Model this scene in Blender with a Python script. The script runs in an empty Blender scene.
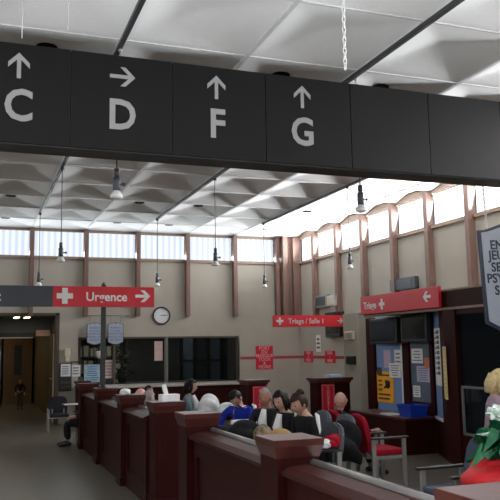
import bpy, bmesh, math, random
from mathutils import Vector, Matrix, Euler
random.seed(7)
PI = math.pi
SC = bpy.context.scene
COL = SC.collection

# ------------------------------------------------------------------ camera, world, light, exposure
YAW, PITCH, ROLL, FPX, EYE = 0.35529313, 0.13111996, -0.0157399, 744.67, 1.63
cy, sy = math.cos(YAW), math.sin(YAW)
fw = Vector((sy * math.cos(PITCH), cy * math.cos(PITCH), math.sin(PITCH)))
rt = Vector((cy, -sy, 0)); up = rt.cross(fw)
r2 = math.cos(ROLL) * rt + math.sin(ROLL) * up
u2 = -math.sin(ROLL) * rt + math.cos(ROLL) * up
cam_data = bpy.data.cameras.new('camera')
cam = bpy.data.objects.new('camera', cam_data); COL.objects.link(cam)
cam_data.sensor_width = 36.0; cam_data.lens = 36.0 * FPX / 500.0
cam_data.clip_start = 0.05; cam_data.clip_end = 200
M3 = Matrix((r2, u2, -fw)).transposed()
cam.matrix_world = Matrix.Translation((0, 0, EYE)) @ M3.to_4x4()
SC.camera = cam

world = bpy.data.worlds.new('world'); SC.world = world; world.use_nodes = True
bg = world.node_tree.nodes['Background']
bg.inputs[0].default_value = (0.72, 0.82, 1.0, 1); bg.inputs[1].default_value = 0.12

WINDOW_LIGHT = 1.6

def area(name, loc, rot, sx, sy_, power, color=(1, 1, 1)):
    d = bpy.data.lights.new(name, 'AREA'); d.shape = 'RECTANGLE'; d.size = sx; d.size_y = sy_
    d.energy = power; d.color = color
    o = bpy.data.objects.new(name, d); COL.objects.link(o); o.location = loc; o.rotation_euler = rot
    return o

# daylight through the clerestory strip, the lamps tilted upwards to brighten the ceiling
def daylight(name, c, d, length, power, color, tall=.5):
    o = area(name, c, (0, 0, 0), length, tall, power, color)
    d_ = o.data; d_.spread = math.radians(130)
    o.rotation_euler = Vector(d).to_track_quat('-Z', 'Y').to_euler(); return o
UPT = 0.30
daylight('daylight_back', (1.2, 17.59, 3.87), (0, -1, UPT), 13.0, 100, (.90, .97, 1.0), .10)
daylight('daylight_right', (7.84, 7.0, 4.12), (-1, 0, UPT), 20.5, 1150, (.97, .985, 1.0))
daylight('added_left_fill', (-5.45, 7.0, 4.12), (1, 0, UPT), 20.5, 150, (.93, .97, 1.0))  # added fill lamp, the left wall has no windows
daylight('daylight_near', (1.2, -3.45, 4.12), (0, 1, UPT), 13.0, 60, (.95, .98, 1.0))
# added lamps: one fills the office, one at floor level brightens the ceiling
area('added_office_fill', (4.2, 19.0, 2.38), (0, 0, 0), 3.0, 1.2, 30, (1.0, .93, .82))
area('added_ceiling_uplight', (-.8, .6, .03), (PI, 0, 0), 7.5, 6.0, 500, (.96, .98, 1.0)).data.spread = math.radians(125)

SC.view_settings.view_transform = 'Standard'; SC.view_settings.look = 'None'
SC.view_settings.gamma = 1.0; SC.view_settings.use_curve_mapping = False
SC.view_settings.exposure = 0.0
try:
    SC.cycles.use_denoising = True; SC.cycles.max_bounces = 10; SC.cycles.diffuse_bounces = 6
    SC.cycles.sample_clamp_indirect = 4.0
except Exception: pass

# ------------------------------------------------------------------ materials
def srgb(r, g, b):
    f = lambda c: (c / 255 / 12.92) if c / 255 <= 0.04045 else ((c / 255 + 0.055) / 1.055) ** 2.4
    return (f(r), f(g), f(b))

def mat(name, col, rough=0.5, metal=0.0, var=0.12, scale=12.0, stretch=(1, 1, 1), bump=0.0, spec=0.5, emit=None, es=0.0, coat=0.0):
    m = bpy.data.materials.new(name); m.use_nodes = True
    nt = m.node_tree; b = nt.nodes['Principled BSDF']
    b.inputs['Roughness'].default_value = rough; b.inputs['Metallic'].default_value = metal
    b.inputs['Specular IOR Level'].default_value = spec
    b.inputs['Coat Weight'].default_value = coat
    tc = nt.nodes.new('ShaderNodeTexCoord'); mp = nt.nodes.new('ShaderNodeMapping')
    mp.inputs['Scale'].default_value = stretch
    nt.links.new(tc.outputs['Object'], mp.inputs[0])
    n = nt.nodes.new('ShaderNodeTexNoise'); n.inputs['Scale'].default_value = scale; n.inputs['Detail'].default_value = 4
    nt.links.new(mp.outputs[0], n.inputs[0])
    rp = nt.nodes.new('ShaderNodeValToRGB')
    rp.color_ramp.elements[0].position = 0.3; rp.color_ramp.elements[1].position = 0.7
    rp.color_ramp.elements[0].color = tuple(max(0, c * (1 - var)) for c in col) + (1,)
    rp.color_ramp.elements[1].color = tuple(min(1, c * (1 + var)) for c in col) + (1,)
    nt.links.new(n.outputs['Fac'], rp.inputs[0]); nt.links.new(rp.outputs[0], b.inputs['Base Color'])
    if bump:
        bp = nt.nodes.new('ShaderNodeBump'); bp.inputs['Strength'].default_value = bump; bp.inputs['Distance'].default_value = 0.01
        nt.links.new(n.outputs['Fac'], bp.inputs['Height']); nt.links.new(bp.outputs[0], b.inputs['Normal'])
    if emit:
        b.inputs['Emission Color'].default_value = tuple(emit) + (1,); b.inputs['Emission Strength'].default_value = es
    return m

def window_mat(name, c1, c2, strength, bands):
    """ribbed glazing with the overcast sky behind it"""
    m = bpy.data.materials.new(name); m.use_nodes = True; nt = m.node_tree
    b = nt.nodes['Principled BSDF']; b.inputs['Roughness'].default_value = 0.25
    b.inputs['Base Color'].default_value = (0.12, 0.13, 0.14, 1)
    tc = nt.nodes.new('ShaderNodeTexCoord'); w = nt.nodes.new('ShaderNodeTexWave')
    w.bands_direction = 'X' if bands != 'Y' else 'Y'; w.inputs['Scale'].default_value = 2.2; w.inputs['Distortion'].default_value = 0.3
    nt.links.new(tc.outputs['Object'], w.inputs[0])
    mx = nt.nodes.new('ShaderNodeMix'); mx.data_type = 'RGBA'
    mx.inputs[6].default_value = c1 + (1,); mx.inputs[7].default_value = c2 + (1,)
    nt.links.new(w.outputs['Fac'], mx.inputs[0]); nt.links.new(mx.outputs[2], b.inputs['Emission Color'])
    b.inputs['Emission Strength'].default_value = strength
    return m

def glass_mat(name, tint, rough=0.03, clear=0.55):
    m = bpy.data.materials.new(name); m.use_nodes = True; nt = m.node_tree
    b = nt.nodes['Principled BSDF']; b.inputs['Base Color'].default_value = tint + (1,); b.inputs['Roughness'].default_value = rough
    t = nt.nodes.new('ShaderNodeBsdfTransparent'); t.inputs[0].default_value = (0.75, 0.8, 0.82, 1)
    mx = nt.nodes.new('ShaderNodeMixShader'); mx.inputs[0].default_value = clear
    nt.links.new(b.outputs[0], mx.inputs[1]); nt.links.new(t.outputs[0], mx.inputs[2])
    nt.links.new(mx.outputs[0], nt.nodes['Material Output'].inputs[0])
    return m

MA = {}
def A(k, *a, **kw): MA[k] = mat(k, *a, **kw)
A('ceiling', (0.88, 0.89, 0.90), 0.85, var=0.03, scale=60, bump=0.15)
A('ceiling_seam', (0.66, 0.66, 0.67), 0.6, var=0.04)
A('wall', srgb(170, 163, 151), 0.8, var=0.03, scale=3)
A('pier', srgb(140, 134, 122), 0.8, var=0.03, scale=3)
A('fin', srgb(112, 86, 76), 0.55, var=0.12, scale=6, stretch=(6, 6, 0.5))
A('sill', srgb(140, 120, 105), 0.6, var=0.06)
A('floor', srgb(100, 95, 86), 0.28, var=0.10, scale=5)
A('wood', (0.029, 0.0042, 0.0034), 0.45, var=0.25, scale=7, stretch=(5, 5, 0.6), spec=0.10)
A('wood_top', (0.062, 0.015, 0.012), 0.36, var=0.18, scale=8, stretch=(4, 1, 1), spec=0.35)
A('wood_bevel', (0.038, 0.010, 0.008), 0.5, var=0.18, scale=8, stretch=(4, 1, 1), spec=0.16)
A('rail', srgb(118, 115, 115), 0.35, metal=0.1, var=0.05)
A('laminate', srgb(196, 186, 180), 0.25, var=0.04)
A('sign_black', (0.006, 0.006, 0.0065), 0.5, var=0.1, spec=0.18)
A('sign_grey', srgb(62, 68, 76), 0.5, var=0.05)
A('sign_red', srgb(205, 40, 52), 0.45, var=0.03)
A('tape_red', srgb(150, 58, 64), 0.6, var=0.1, scale=20)
A('poster_red', srgb(190, 16, 44), 0.5, var=0.04)
A('sign_letter', srgb(150, 150, 150), 0.6, var=0.02, spec=0.2)
A('matt_black', (0.008, 0.008, 0.008), 0.9, var=0.05, spec=0.05)
A('sign_under', (0.05, 0.05, 0.05), 0.6, var=0.1, spec=0.2)
A('lettering', srgb(232, 232, 232), 0.5, var=0.02)
A('letter_red', srgb(225, 160, 165), 0.6, var=0.02)
A('print_grey', srgb(120, 122, 132), 0.6, var=0.02)
A('ink', srgb(40, 44, 60), 0.6, var=0.02)
A('ink_blue', srgb(70, 90, 150), 0.6, var=0.02)
A('board', srgb(168, 176, 192), 0.5, var=0.03)
A('board_trim', srgb(44, 50, 70), 0.5, var=0.03)
A('black', (0.012, 0.012, 0.013), 0.4, var=0.1)
A('rubber', (0.02, 0.02, 0.02), 0.35, var=0.1)
A('steel', srgb(176, 176, 174), 0.35, metal=0.6, var=0.05)
A('track', (0.03, 0.03, 0.032), 0.5, var=0.05)
A('lamp_body', srgb(84, 88, 96), 0.4, metal=0.3, var=0.05)
A('bulb', srgb(235, 235, 232), 0.2, var=0.01)
A('paper', srgb(226, 226, 224), 0.8, var=0.03)
A('paper_blue', srgb(160, 190, 205), 0.7, var=0.2, scale=9)
A('paper_pink', srgb(206, 178, 172), 0.7, var=0.15, scale=9)
A('paper_yellow', srgb(240, 168, 16), 0.6, var=0.03)
A('paper_orange', srgb(214, 120, 60), 0.6, var=0.08)
A('paper_lilac', srgb(176, 172, 200), 0.7, var=0.06)
A('ruler', srgb(214, 196, 130), 0.6, var=0.05)
A('panel_blue', srgb(112, 140, 186), 0.55, var=0.04, scale=20)
A('tub', srgb(18, 56, 170), 0.35, var=0.05)
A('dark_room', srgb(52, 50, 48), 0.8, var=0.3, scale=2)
A('dark_navy', srgb(34, 40, 48), 0.7, var=0.25, scale=2)
A('shelf', srgb(70, 60, 50), 0.6, var=0.2)
A('corridor_wall', srgb(92, 74, 46), 0.6, var=0.1)
A('door_wood', srgb(96, 68, 36), 0.4, var=0.2, scale=5, stretch=(5, 5, .5))
A('bulkhead', srgb(74, 78, 88), 0.6, var=0.05)
A('tube_light', (1, 0.95, 0.75), 0.4, emit=(1.0, 0.86, 0.55), es=7.0)
A('screen_lit', (0.6, 0.7, 0.8), 0.4, emit=(0.6, 0.75, 0.95), es=0.6)
A('fabric_blue', srgb(74, 84, 100), 0.85, var=0.12, scale=60, bump=0.2, spec=0.12)
A('fabric_grey', srgb(96, 100, 108), 0.85, var=0.12, scale=60, bump=0.2, spec=0.12)
A('fabric_red', srgb(150, 22, 42), 0.85, var=0.12, scale=60, bump=0.2, spec=0.12)
A('skin', srgb(186, 146, 130), 0.55, var=0.06, scale=30)
A('skin_pink', srgb(214, 160, 150), 0.5, var=0.06, scale=30)
A('skin_dark', srgb(160, 110, 90), 0.55, var=0.06, scale=30)
A('eye', (0.03, 0.02, 0.02), 0.2)
A('lip', srgb(160, 84, 80), 0.5)
A('hair_black', (0.012, 0.009, 0.008), 0.5, var=0.3, scale=40, spec=0.12)
A('hair_brown', srgb(52, 34, 28), 0.5, var=0.3, scale=40, spec=0.12)
A('hair_grey', srgb(150, 142, 136), 0.6, var=0.25, scale=40, spec=0.12)
A('hair_blond', srgb(206, 184, 138), 0.5, var=0.25, scale=30, spec=0.12)
A('cloth_black', (0.014, 0.014, 0.016), 0.8, var=0.3, scale=20, spec=0.12)
A('cloth_dark', srgb(40, 40, 46), 0.8, var=0.25, scale=20, spec=0.12)
A('cloth_white', srgb(232, 232, 234), 0.8, var=0.05, scale=20, spec=0.12)
A('cloth_blue', srgb(32, 52, 160), 0.8, var=0.15, scale=20, spec=0.12)
A('cloth_greyblue', srgb(104, 122, 128), 0.8, var=0.15, scale=20, spec=0.12)
A('cloth_mauve', srgb(160, 140, 156), 0.85, var=0.12, scale=30, spec=0.12)
A('cloth_denim', srgb(48, 56, 80), 0.8, var=0.2, scale=20, spec=0.12)
A('cloth_tan', srgb(176, 140, 92), 0.8, var=0.12, scale=20, spec=0.12)
A('cloth_check', srgb(130, 116, 96), 0.8, var=0.5, scale=26, spec=0.12)
A('bag_white', srgb(235, 238, 240), 0.35, var=0.04, scale=20, bump=0.3)
A('foil_green', srgb(10, 92, 56), 0.22, metal=0.35, var=0.5, scale=14, bump=0.6)
A('wrap_red', srgb(200, 26, 34), 0.6, var=0.2, scale=12)
A('foil_silver', srgb(215, 232, 225), 0.25, metal=0.1, var=0.1, scale=12, bump=0.5)
A('leaf', srgb(36, 60, 34), 0.6, var=0.4, scale=30)
A('white_plastic', srgb(220, 222, 222), 0.4, var=0.02)
A('cream', srgb(206, 196, 172), 0.6, var=0.06)
MA['glass'] = glass_mat('office_glass', (0.02, 0.02, 0.02), 0.03, 0.72)
MA['glass_dark'] = glass_mat('booth_glass', (0.015, 0.02, 0.025), 0.05, 0.5)
MA['glass_panel'] = mat('frosted_panel', srgb(96, 110, 124), 0.25, var=0.05)
MA['window_back'] = window_mat('window_back', (0.62, 0.72, 0.84), (0.93, 0.97, 1.0), 1.0, 'X')
MA['window_right'] = window_mat('window_right', (0.97, 0.98, 1.0), (1.0, 1.0, 1.0), WINDOW_LIGHT * 1.3, 'Y')
MA['screen'] = mat('screen', (0.012, 0.014, 0.016), 0.12, var=0.05)

# ------------------------------------------------------------------ geometry helpers
class G:
    """collects shapes into one mesh; the matrix T is applied to whatever is added"""
    def __init__(s): s.bm = bmesh.new(); s.mi = 0
    def _v(s, cs, T=None):
        return [s.bm.verts.new(T @ Vector(c) if T else c) for c in cs]
    def face(s, vs):
        try: f = s.bm.faces.new(vs); f.material_index = s.mi; return f
        except ValueError: return None
    def box(s, x0, x1, y0, y1, z0, z1, bev=0.0, T=None):
        b = bmesh.new(); bmesh.ops.create_cube(b, size=1)
        for v in b.verts: v.co = Vector(((x0 + x1) / 2 + v.co.x * (x1 - x0), (y0 + y1) / 2 + v.co.y * (y1 - y0), (z0 + z1) / 2 + v.co.z * (z1 - z0)))
        if bev: bmesh.ops.bevel(b, geom=list(b.edges), offset=bev, segments=2, affect='EDGES', profile=0.6)
        return s.merge(b, T)
    def merge(s, b, T=None, smooth=False):
        b.verts.ensure_lookup_table(); mp = {}
        for v in b.verts: mp[v] = s.bm.verts.new(T @ v.co if T else v.co)
        for f in b.faces:
            n = s.face([mp[v] for v in f.verts])
            if n: n.smooth = smooth or f.smooth
        b.free(); return s
    def tube(s, pts, rad, n=8, T=None, caps=True):
        pts = [Vector(p) for p in pts]
        rad = rad if isinstance(rad, (list, tuple)) else [rad] * len(pts)
        rings = []; prev = None
        for i, p in enumerate(pts):
            d = (pts[min(i + 1, len(pts) - 1)] - pts[max(i - 1, 0)]).normalized()
            if prev is None:
                a = Vector((0, 0, 1)) if abs(d.z) < 0.9 else Vector((1, 0, 0)); u = d.cross(a).normalized()
            else: u = (prev - d * prev.dot(d)).normalized()
            prev = u; w = d.cross(u)
            rings.append(s._v([p + rad[i] * (math.cos(2 * PI * k / n) * u + math.sin(2 * PI * k / n) * w) for k in range(n)], T))
        for a, b in zip(rings, rings[1:]):
            for k in range(n):
                f = s.face([a[k], a[(k + 1) % n], b[(k + 1) % n], b[k]])
                if f: f.smooth = True
        if caps: s.face(list(reversed(rings[0]))); s.face(rings[-1])
        return s
    def lathe(s, prof, c=(0, 0, 0), n=20, T=None):
        rings = [s._v([(c[0] + r * math.cos(2 * PI * k / n), c[1] + r * math.sin(2 * PI * k / n), c[2] + z) for k in range(n)], T) for r, z in prof]
        for a, b in zip(rings, rings[1:]):
            for k in range(n):
                f = s.face([a[k], a[(k + 1) % n], b[(k + 1) % n], b[k]])
                if f: f.smooth = True
        s.face(list(reversed(rings[0]))); s.face(rings[-1]); return s
    def ball(s, c, r, T=None, u=14, v=10, jit=0.0, seed=0):
        b = bmesh.new(); bmesh.ops.create_uvsphere(b, u_segments=u, v_segments=v, radius=1)
        rr = random.Random(seed)
        r = r if isinstance(r, (tuple, list)) else (r, r, r)
        for q in b.verts:
            k = 1 + (rr.random() - .5) * 2 * jit
            q.co = Vector((c[0] + q.co.x * r[0] * k, c[1] + q.co.y * r[1] * k, c[2] + q.co.z * r[2] * k))
        return s.merge(b, T, smooth=(jit < 0.12))
    def prism(s, poly, y0, y1, T=None):
        """polygon in x-z extruded along y"""
        a = s._v([(x, y0, z) for x, z in poly], T); b = s._v([(x, y1, z) for x, z in poly], T)
        s.face(a); s.face(list(reversed(b)))
        for i in range(len(poly)): s.face([a[i], b[i], b[(i + 1) % len(poly)], a[(i + 1) % len(poly)]])
        return s
    def build(s, name, m, parent=None, label=None):
        bmesh.ops.recalc_face_normals(s.bm, faces=list(s.bm.faces))
        me = bpy.data.meshes.new(name); s.bm.to_mesh(me); s.bm.free()
        for x in (m if isinstance(m, (list, tuple)) else [m]): me.materials.append(MA[x] if isinstance(x, str) else x)
        o = bpy.data.objects.new(name, me); COL.objects.link(o)
        if parent: o.parent = parent
        if label: o['label'] = label
        return o

def tag(o, label, cat, group=None):
    o['label'] = label; o['category'] = cat
    if group: o['group'] = group
    return o
def thing(name, label, cat, loc=(0, 0, 0), rz=0.0, group=None, scale=1.0):
    o = bpy.data.objects.new(name, None); COL.objects.link(o); o.location = loc; o.rotation_euler = (0, 0, rz)
    o.scale = (scale,) * 3; o.empty_display_size = 0.1
    return tag(o, label, cat, group)
def struct(o): o['kind'] = 'structure'; return o
def copy_thing(src, loc, rz=None, label=None):
    c = src.copy(); COL.objects.link(c); c.location = loc
    if rz is not None: c.rotation_euler = (0, 0, rz)
    if label: c['label'] = label
    for ch in src.children:
        d = ch.copy(); COL.objects.link(d); d.parent = c
        for g in ch.children:
            e = g.copy(); COL.objects.link(e); e.parent = d
    return c
def solo(g, name, m, label, cat, group=None): return tag(g.build(name, m), label, cat, group)

# text: the glyph outlines as a thin solid mesh, laid in the x-z plane facing -y
FACE_Y = Matrix.Rotation(PI / 2, 4, 'X')                              # reads from -y looking to +y
FACE_X = Matrix.Rotation(-PI / 2, 4, 'Z') @ Matrix.Rotation(PI / 2, 4, 'X')   # reads from -x looking to +x
def text_bm(txt, size, bold=0.0, align='CENTER', squeeze=1.0):
    cu = bpy.data.curves.new('glyphs', 'FONT'); cu.body = txt; cu.size = size; cu.align_x = align; cu.align_y = 'CENTER'
    cu.offset = bold; cu.extrude = 0.002; cu.resolution_u = 3; cu.space_line = 0.95
    o = bpy.data.objects.new('glyphs', cu); COL.objects.link(o)
    dg = bpy.context.evaluated_depsgraph_get()
    me = bpy.data.meshes.new_from_object(o.evaluated_get(dg))
    b = bmesh.new(); b.from_mesh(me)
    for v in b.verts: v.co.x *= squeeze
    bpy.data.objects.remove(o); bpy.data.curves.remove(cu); bpy.data.meshes.remove(me)
    return b
def add_text(g, txt, size, at, face=FACE_Y, bold=0.0, align='CENTER', squeeze=1.0):
    g.merge(text_bm(txt, size, bold, align, squeeze), Matrix.Translation(at) @ face); return g
def arrow_poly(w, t):
    """an up arrow made of a shaft and two slanted barbs, centre (0,0), height w"""
    h = w / 2; b = h * 0.78; t2 = t / 2
    return [[(-t2, -h), (t2, -h), (t2, h - t), (-t2, h - t)],
            [(0, h), (b, h - b), (b, h - b - t * 1.35), (0, h - t * 1.35)],
            [(0, h), (0, h - t * 1.35), (-b, h - b - t * 1.35), (-b, h - b)]]
def add_arrow(g, w, t, at, face=FACE_Y, turn=0.0):
    T = Matrix.Translation(at) @ face @ Matrix.Rotation(turn, 4, 'Z')
    for k, poly in enumerate(arrow_poly(w, t)):
        a = g._v([(x, y, 0.0024 + k * .0004) for x, y in poly], T); b = g._v([(x, y, -0.001) for x, y in poly], T)
        g.face(a); g.face(list(reversed(b)))
        for i in range(len(poly)): g.face([a[i], b[i], b[(i + 1) % len(poly)], a[(i + 1) % len(poly)]])
    return g
def add_cross(g, w, t, at, face=FACE_Y):
    T = Matrix.Translation(at) @ face
    g.box(-w / 2, w / 2, -t / 2, t / 2, -.001, .003, T=T); g.box(-t / 2, t / 2, -w / 2, w / 2, -.001, .0034, T=T)
    return g

# ------------------------------------------------------------------ the room
ZC, MOD, X0, YB, XR = 4.45, 1.2225, 1.19, 17.58, 7.83
XL, YN = -5.5, -3.5
YJ0 = 5.28
def ceiling():
    g = G(); H = 0.12; n = 12
    i0 = math.floor((XL - X0) / MOD) - 0; i1 = math.ceil((XR - X0) / MOD)
    j0 = math.floor((YN - YJ0) / MOD); j1 = math.ceil((YB - YJ0) / MOD)
    nx, ny = (i1 - i0) * n, (j1 - j0) * n
    grid = []
    for b in range(ny + 1):
        row = []
        for a in range(nx + 1):
            u = ((a % n) / n) * 2 - 1; v = ((b % n) / n) * 2 - 1
            row.append(g.bm.verts.new((X0 + MOD * (i0 + a / n), YJ0 + MOD * (j0 + b / n), ZC + H * (1 - max(abs(u), abs(v))) ** 1.15)))
        grid.append(row)
    for b in range(ny):
        for a in range(nx):
            q = [grid[b][a], grid[b][a + 1], grid[b + 1][a + 1], grid[b + 1][a]]
            la, lb = a % n, b % n
            if la == lb: fs = [g.face([q[0], q[1], q[2]]), g.face([q[0], q[2], q[3]])]
            elif la == n - 1 - lb: fs = [g.face([q[0], q[1], q[3]]), g.face([q[1], q[2], q[3]])]
            else: fs = [g.face(q)]
            for f in fs: f.smooth = True
    o = struct(g.build('ceiling', 'ceiling'))
    g = G()
    for i in range(i0, i1 + 1):
        x = X0 + MOD * i
        if XL < x < XR: g.box(x - .02, x + .02, YN, YB, ZC - .012, ZC + .012)
    for j in range(j0, j1 + 1):
        y = YJ0 + MOD * j
        if YN < y < YB: g.box(XL, XR, y - .012, y + .012, ZC - .008, ZC + .010)
    struct(g.build('trim_ceiling_seams', 'ceiling_seam'))
ceiling()
g = G(); g.box(XL, XR + .2, YN, 30, -0.1, 0.0); struct(g.build('floor', 'floor'))
ZS = 3.79
# back wall with the corridor opening (x<1.8) and the office window
WX0, WX1, WZ0, WZ1 = 2.30, 6.17, 0.80, 1.94
g = G()
g.box(1.80, WX0, YB, YB + .2, 0, ZS); g.box(WX0, WX1, YB, YB + .2, 0, WZ0); g.box(WX0, WX1, YB, YB + .2, WZ1, ZS)
g.box(WX1, XR + .2, YB, YB + .2, 0, ZS); g.box(-2.2, 1.80, YB, YB + .2, 2.46, ZS); g.box(XL, -2.2, YB, YB + .2, 0, ZS)
struct(g.build('wall_back', 'wall'))
g = G(); g.box(XR, XR + .2, YN, YB, 0, ZS); struct(g.build('wall_right', 'wall'))
g = G(); g.box(XL - .2, XL, YN, YB + .2, 0, ZC + .2); struct(g.build('wall_left', 'wall'))
g = G(); g.box(XL, XR, YN - .2, YN, 0, ZC + .2); struct(g.build('wall_near', 'wall'))
# timber fins, sills, clerestory windows
xs = [X0 + MOD * k for k in range(-6, 5)] + [7.22]
g = G()
for x in xs:
    if x > XL: g.box(x - .05, x + .05, YB - .16, YB + .02, 2.42, ZC - .01, .008)
g.box(7.30, 7.42, YB - .30, YB, 2.42, ZC - .01, .01); g.box(7.42, 7.62, YB - .12, YB, 2.42, ZC - .01)
struct(g.build('trim_back_fins', 'fin'))
ys = [10.29 + MOD * k for k in range(-11, 6)]
g = G()
for y in ys: g.box(XR - .13, XR + .02, y - .06, y + .06, 2.36, ZC - .01, .01)
g.box(XR - .22, XR + .02, YB - .22, YB - .10, 2.42, ZC - .01, .01)
struct(g.build('trim_right_fins', 'fin'))
g = G(); g.box(XL, XR, YB - .05, YB + .1, ZS - .05, ZS + .015); struct(g.build('trim_back_sill', 'sill'))
g = G(); g.box(XR - .05, XR + .1, YN, YB, ZS - .05, ZS + .015); struct(g.build('trim_right_sill', 'sill'))
g = G(); g.box(XL, XR, YB - .03, YB + .1, ZC - .06, ZC + .14); g.box(XR - .03, XR + .1, YN, YB, ZC - .06, ZC + .14)
struct(g.build('trim_window_heads', 'sill'))
n = 0
for a, b in zip(xs, xs[1:]):
    n += 1; g = G(); g.box(max(a, XL) + .05, b - .05, YB + .05, YB + .08, ZS + .015, ZC - .06); struct(g.build('window_%d' % n, 'window_back'))
yy = ys + [YB - .16]
for a, b in zip(yy, yy[1:]):
    n += 1; g = G(); g.box(XR + .05, XR + .08, a + .055, b - .055, ZS + .015, ZC - .06); struct(g.build('window_%d' % n, 'window_right'))
# pier on the right wall
g = G(); g.box(7.50, XR, 13.80, 14.50, 0, 2.33, .01); struct(g.build('trim_wall_pier', 'pier'))
# corridor behind the back wall
g = G()
g.box(1.86, 2.0, YB + .2, 30, 0, 2.6); g.box(-2.4, -2.2, YB + .2, 30, 0, 2.6); g.box(-2.4, 2.0, 30, 30.2, 0, 2.6)
struct(g.build('wall_corridor', 'corridor_wall'))
g = G(); g.box(-2.4, 2.0, YB + .2, 30, 2.47, 2.6); struct(g.build('ceiling_corridor', 'corridor_wall'))
g = G(); g.box(-2.2, 1.86, 19.6, 19.8, 2.10, 2.47); struct(g.build('trim_bulkhead', 'bulkhead'))
g = G(); g.box(1.76, 1.84, YB - .03, YB + .24, 0, 2.50); g.box(-2.2, 1.84, YB - .03, YB + .24, 2.44, 2.50); struct(g.build('trim_corridor_frame', 'shelf'))
# office behind the glass
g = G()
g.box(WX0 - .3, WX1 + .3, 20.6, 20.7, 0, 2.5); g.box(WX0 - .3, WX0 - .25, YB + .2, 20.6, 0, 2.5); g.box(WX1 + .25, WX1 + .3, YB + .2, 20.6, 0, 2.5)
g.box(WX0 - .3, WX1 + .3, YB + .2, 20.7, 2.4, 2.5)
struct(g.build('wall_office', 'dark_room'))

# ------------------------------------------------------------------ overhead directory sign
def overhead_sign():
    r = thing('directory_sign', 'long black overhead directory sign with white letters C, D, F and G under arrows', 'sign', (0, 6.42, 0))
    seam = [0.73 + 0.917 * k for k in range(-3, 8)]
    panels = []
    for a, b in zip(seam, seam[1:]):
        g = G(); g.box(a + .004, b - .004, 0, .02, 3.385, 4.262, .003); panels.append((a, b, g.build('front_panel', 'sign_black', r)))
    g = G(); g.box(seam[0], seam[-1], .018, .30, 3.375, 4.25); g.build('sign_box', 'sign_under', r)
    for ch, x, ax, turn in (('C', .30, .296, 0), ('D', 1.185, 1.187, -PI / 2), ('F', 2.075, 2.07, 0), ('G', 2.95, 2.952, 0)):
        host = [p for a, b, p in panels if a < x < b][0]
        g = G(); add_text(g, ch, .385, (x, -.002, 3.70), bold=.009, squeeze=.90); g.build('letter', 'sign_letter', host)
        g = G(); add_arrow(g, .228, .034, (ax, -.002, 4.065), turn=turn); g.build('arrow', 'sign_letter', host)
    for x in (1.19, 3.63, -1.24):
        g = G(); g.tube([(x, .14, 4.25), (x, .14, 4.40)], .006, 6); g.ball((x, .14, 4.37), .02, u=8, v=6); g.build('hanger_rod', 'steel', r)
overhead_sign()

# light tracks under the ceiling seams
for x, d in ((1.19, 'black light track on the ceiling crossing above the letter D'), (3.63, 'black light track on the ceiling crossing right of the letter G'),
             (6.06, 'black light track on the ceiling nearest the right windows')):
    g = G(); g.box(x - .022, x + .022, -2.0, 15.5, ZC - .055, ZC - .013, .004); solo(g, 'light_track', 'track', d, 'light track')

# recessed downlights at the crown of some coffers
dl = None
for y in (7.12, 14.45, 16.9):
    for x in (0.58, 3.02, 4.25, 6.69):
        cx = X0 + MOD * (round((x - X0) / MOD - .5) + .5); cyy = YJ0 + MOD * (math.floor((y - YJ0) / MOD) + .5)
        if dl is None:
            dl = thing('recessed_downlight', 'dark round recessed downlight at the crown of a white ceiling coffer', 'ceiling light', (cx, cyy, ZC + .125), group='recessed downlights in the coffers')
            g = G(); g.lathe([(.085, -.03), (.085, .02)]); g.build('can', 'matt_black', dl)
            g = G(); g.lathe([(.10, -.038), (.10, -.028), (.09, -.024)]); g.build('trim_ring', 'matt_black', dl)
        else: copy_thing(dl, (cx, cyy, ZC + .125))

# pendant spotlights
def pendant(x, y, zb, label, dz=0.0):
    r = thing('pendant_lamp', label, 'lamp', (x, y, ZC), group='pendant spotlights on cords')
    L = ZC - zb
    g = G(); g.lathe([(.03, -.085), (.03, -.055), (.012, -.05 + dz)], n=10); g.build('track_adapter', 'track', r)
    g = G(); g.tube([(0, 0, -.06), (0, 0, -L + .30)], .0065, 6); g.build('cord', 'track', r)
    g = G(); g.lathe([(.012, -L + .30), (.026, -L + .29), (.026, -L + .23), (.012, -L + .225)], n=12); g.build('socket', 'lamp_body', r)
    g = G(); g.lathe([(.020, -L + .225), (.036, -L + .21), (.036, -L + .085), (.028, -L + .08)], n=14)
    g.tube([(.034, 0, -L + .145), (.072, 0, -L + .145)], .010, 8); g.ball((.074, 0, -L + .145), .018, u=8, v=6)
    lh = g.build('lamp_holder', 'lamp_body', r)
    g = G(); g.lathe([(.030, -L + .082), (.045, -L + .06), (.062, -L + .03), (.060, -L + .012), (.03, -L)], n=16); g.build('bulb', 'bulb', lh)
pendant(1.24, 6.98, 3.06, 'pendant spotlight hanging just behind the black sign below the letter D')
pendant(3.87, 6.98, 3.06, 'pendant spotlight hanging just behind the black sign right of the letter G', .10)
pendant(1.19, 11.35, 2.95, 'pendant spotlight on a long cord above the red plus of the Urgence sign')
pendant(1.19, 15.36, 2.92, 'pendant spotlight on a long cord above the dark end of the Urgence sign')
pendant(3.63, 11.39, 2.95, 'pendant spotlight on the longest cord below the letter F')
pendant(3.61, 15.40, 2.95, 'pendant spotlight hanging straight above the wall clock')
pendant(6.02, 15.33, 2.95, 'pendant spotlight above the Triage and Salle sign near the room corner')
pendant(6.04, 11.35, 2.95, 'pendant spotlight in front of the right windows left of the Triage board sign')

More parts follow.
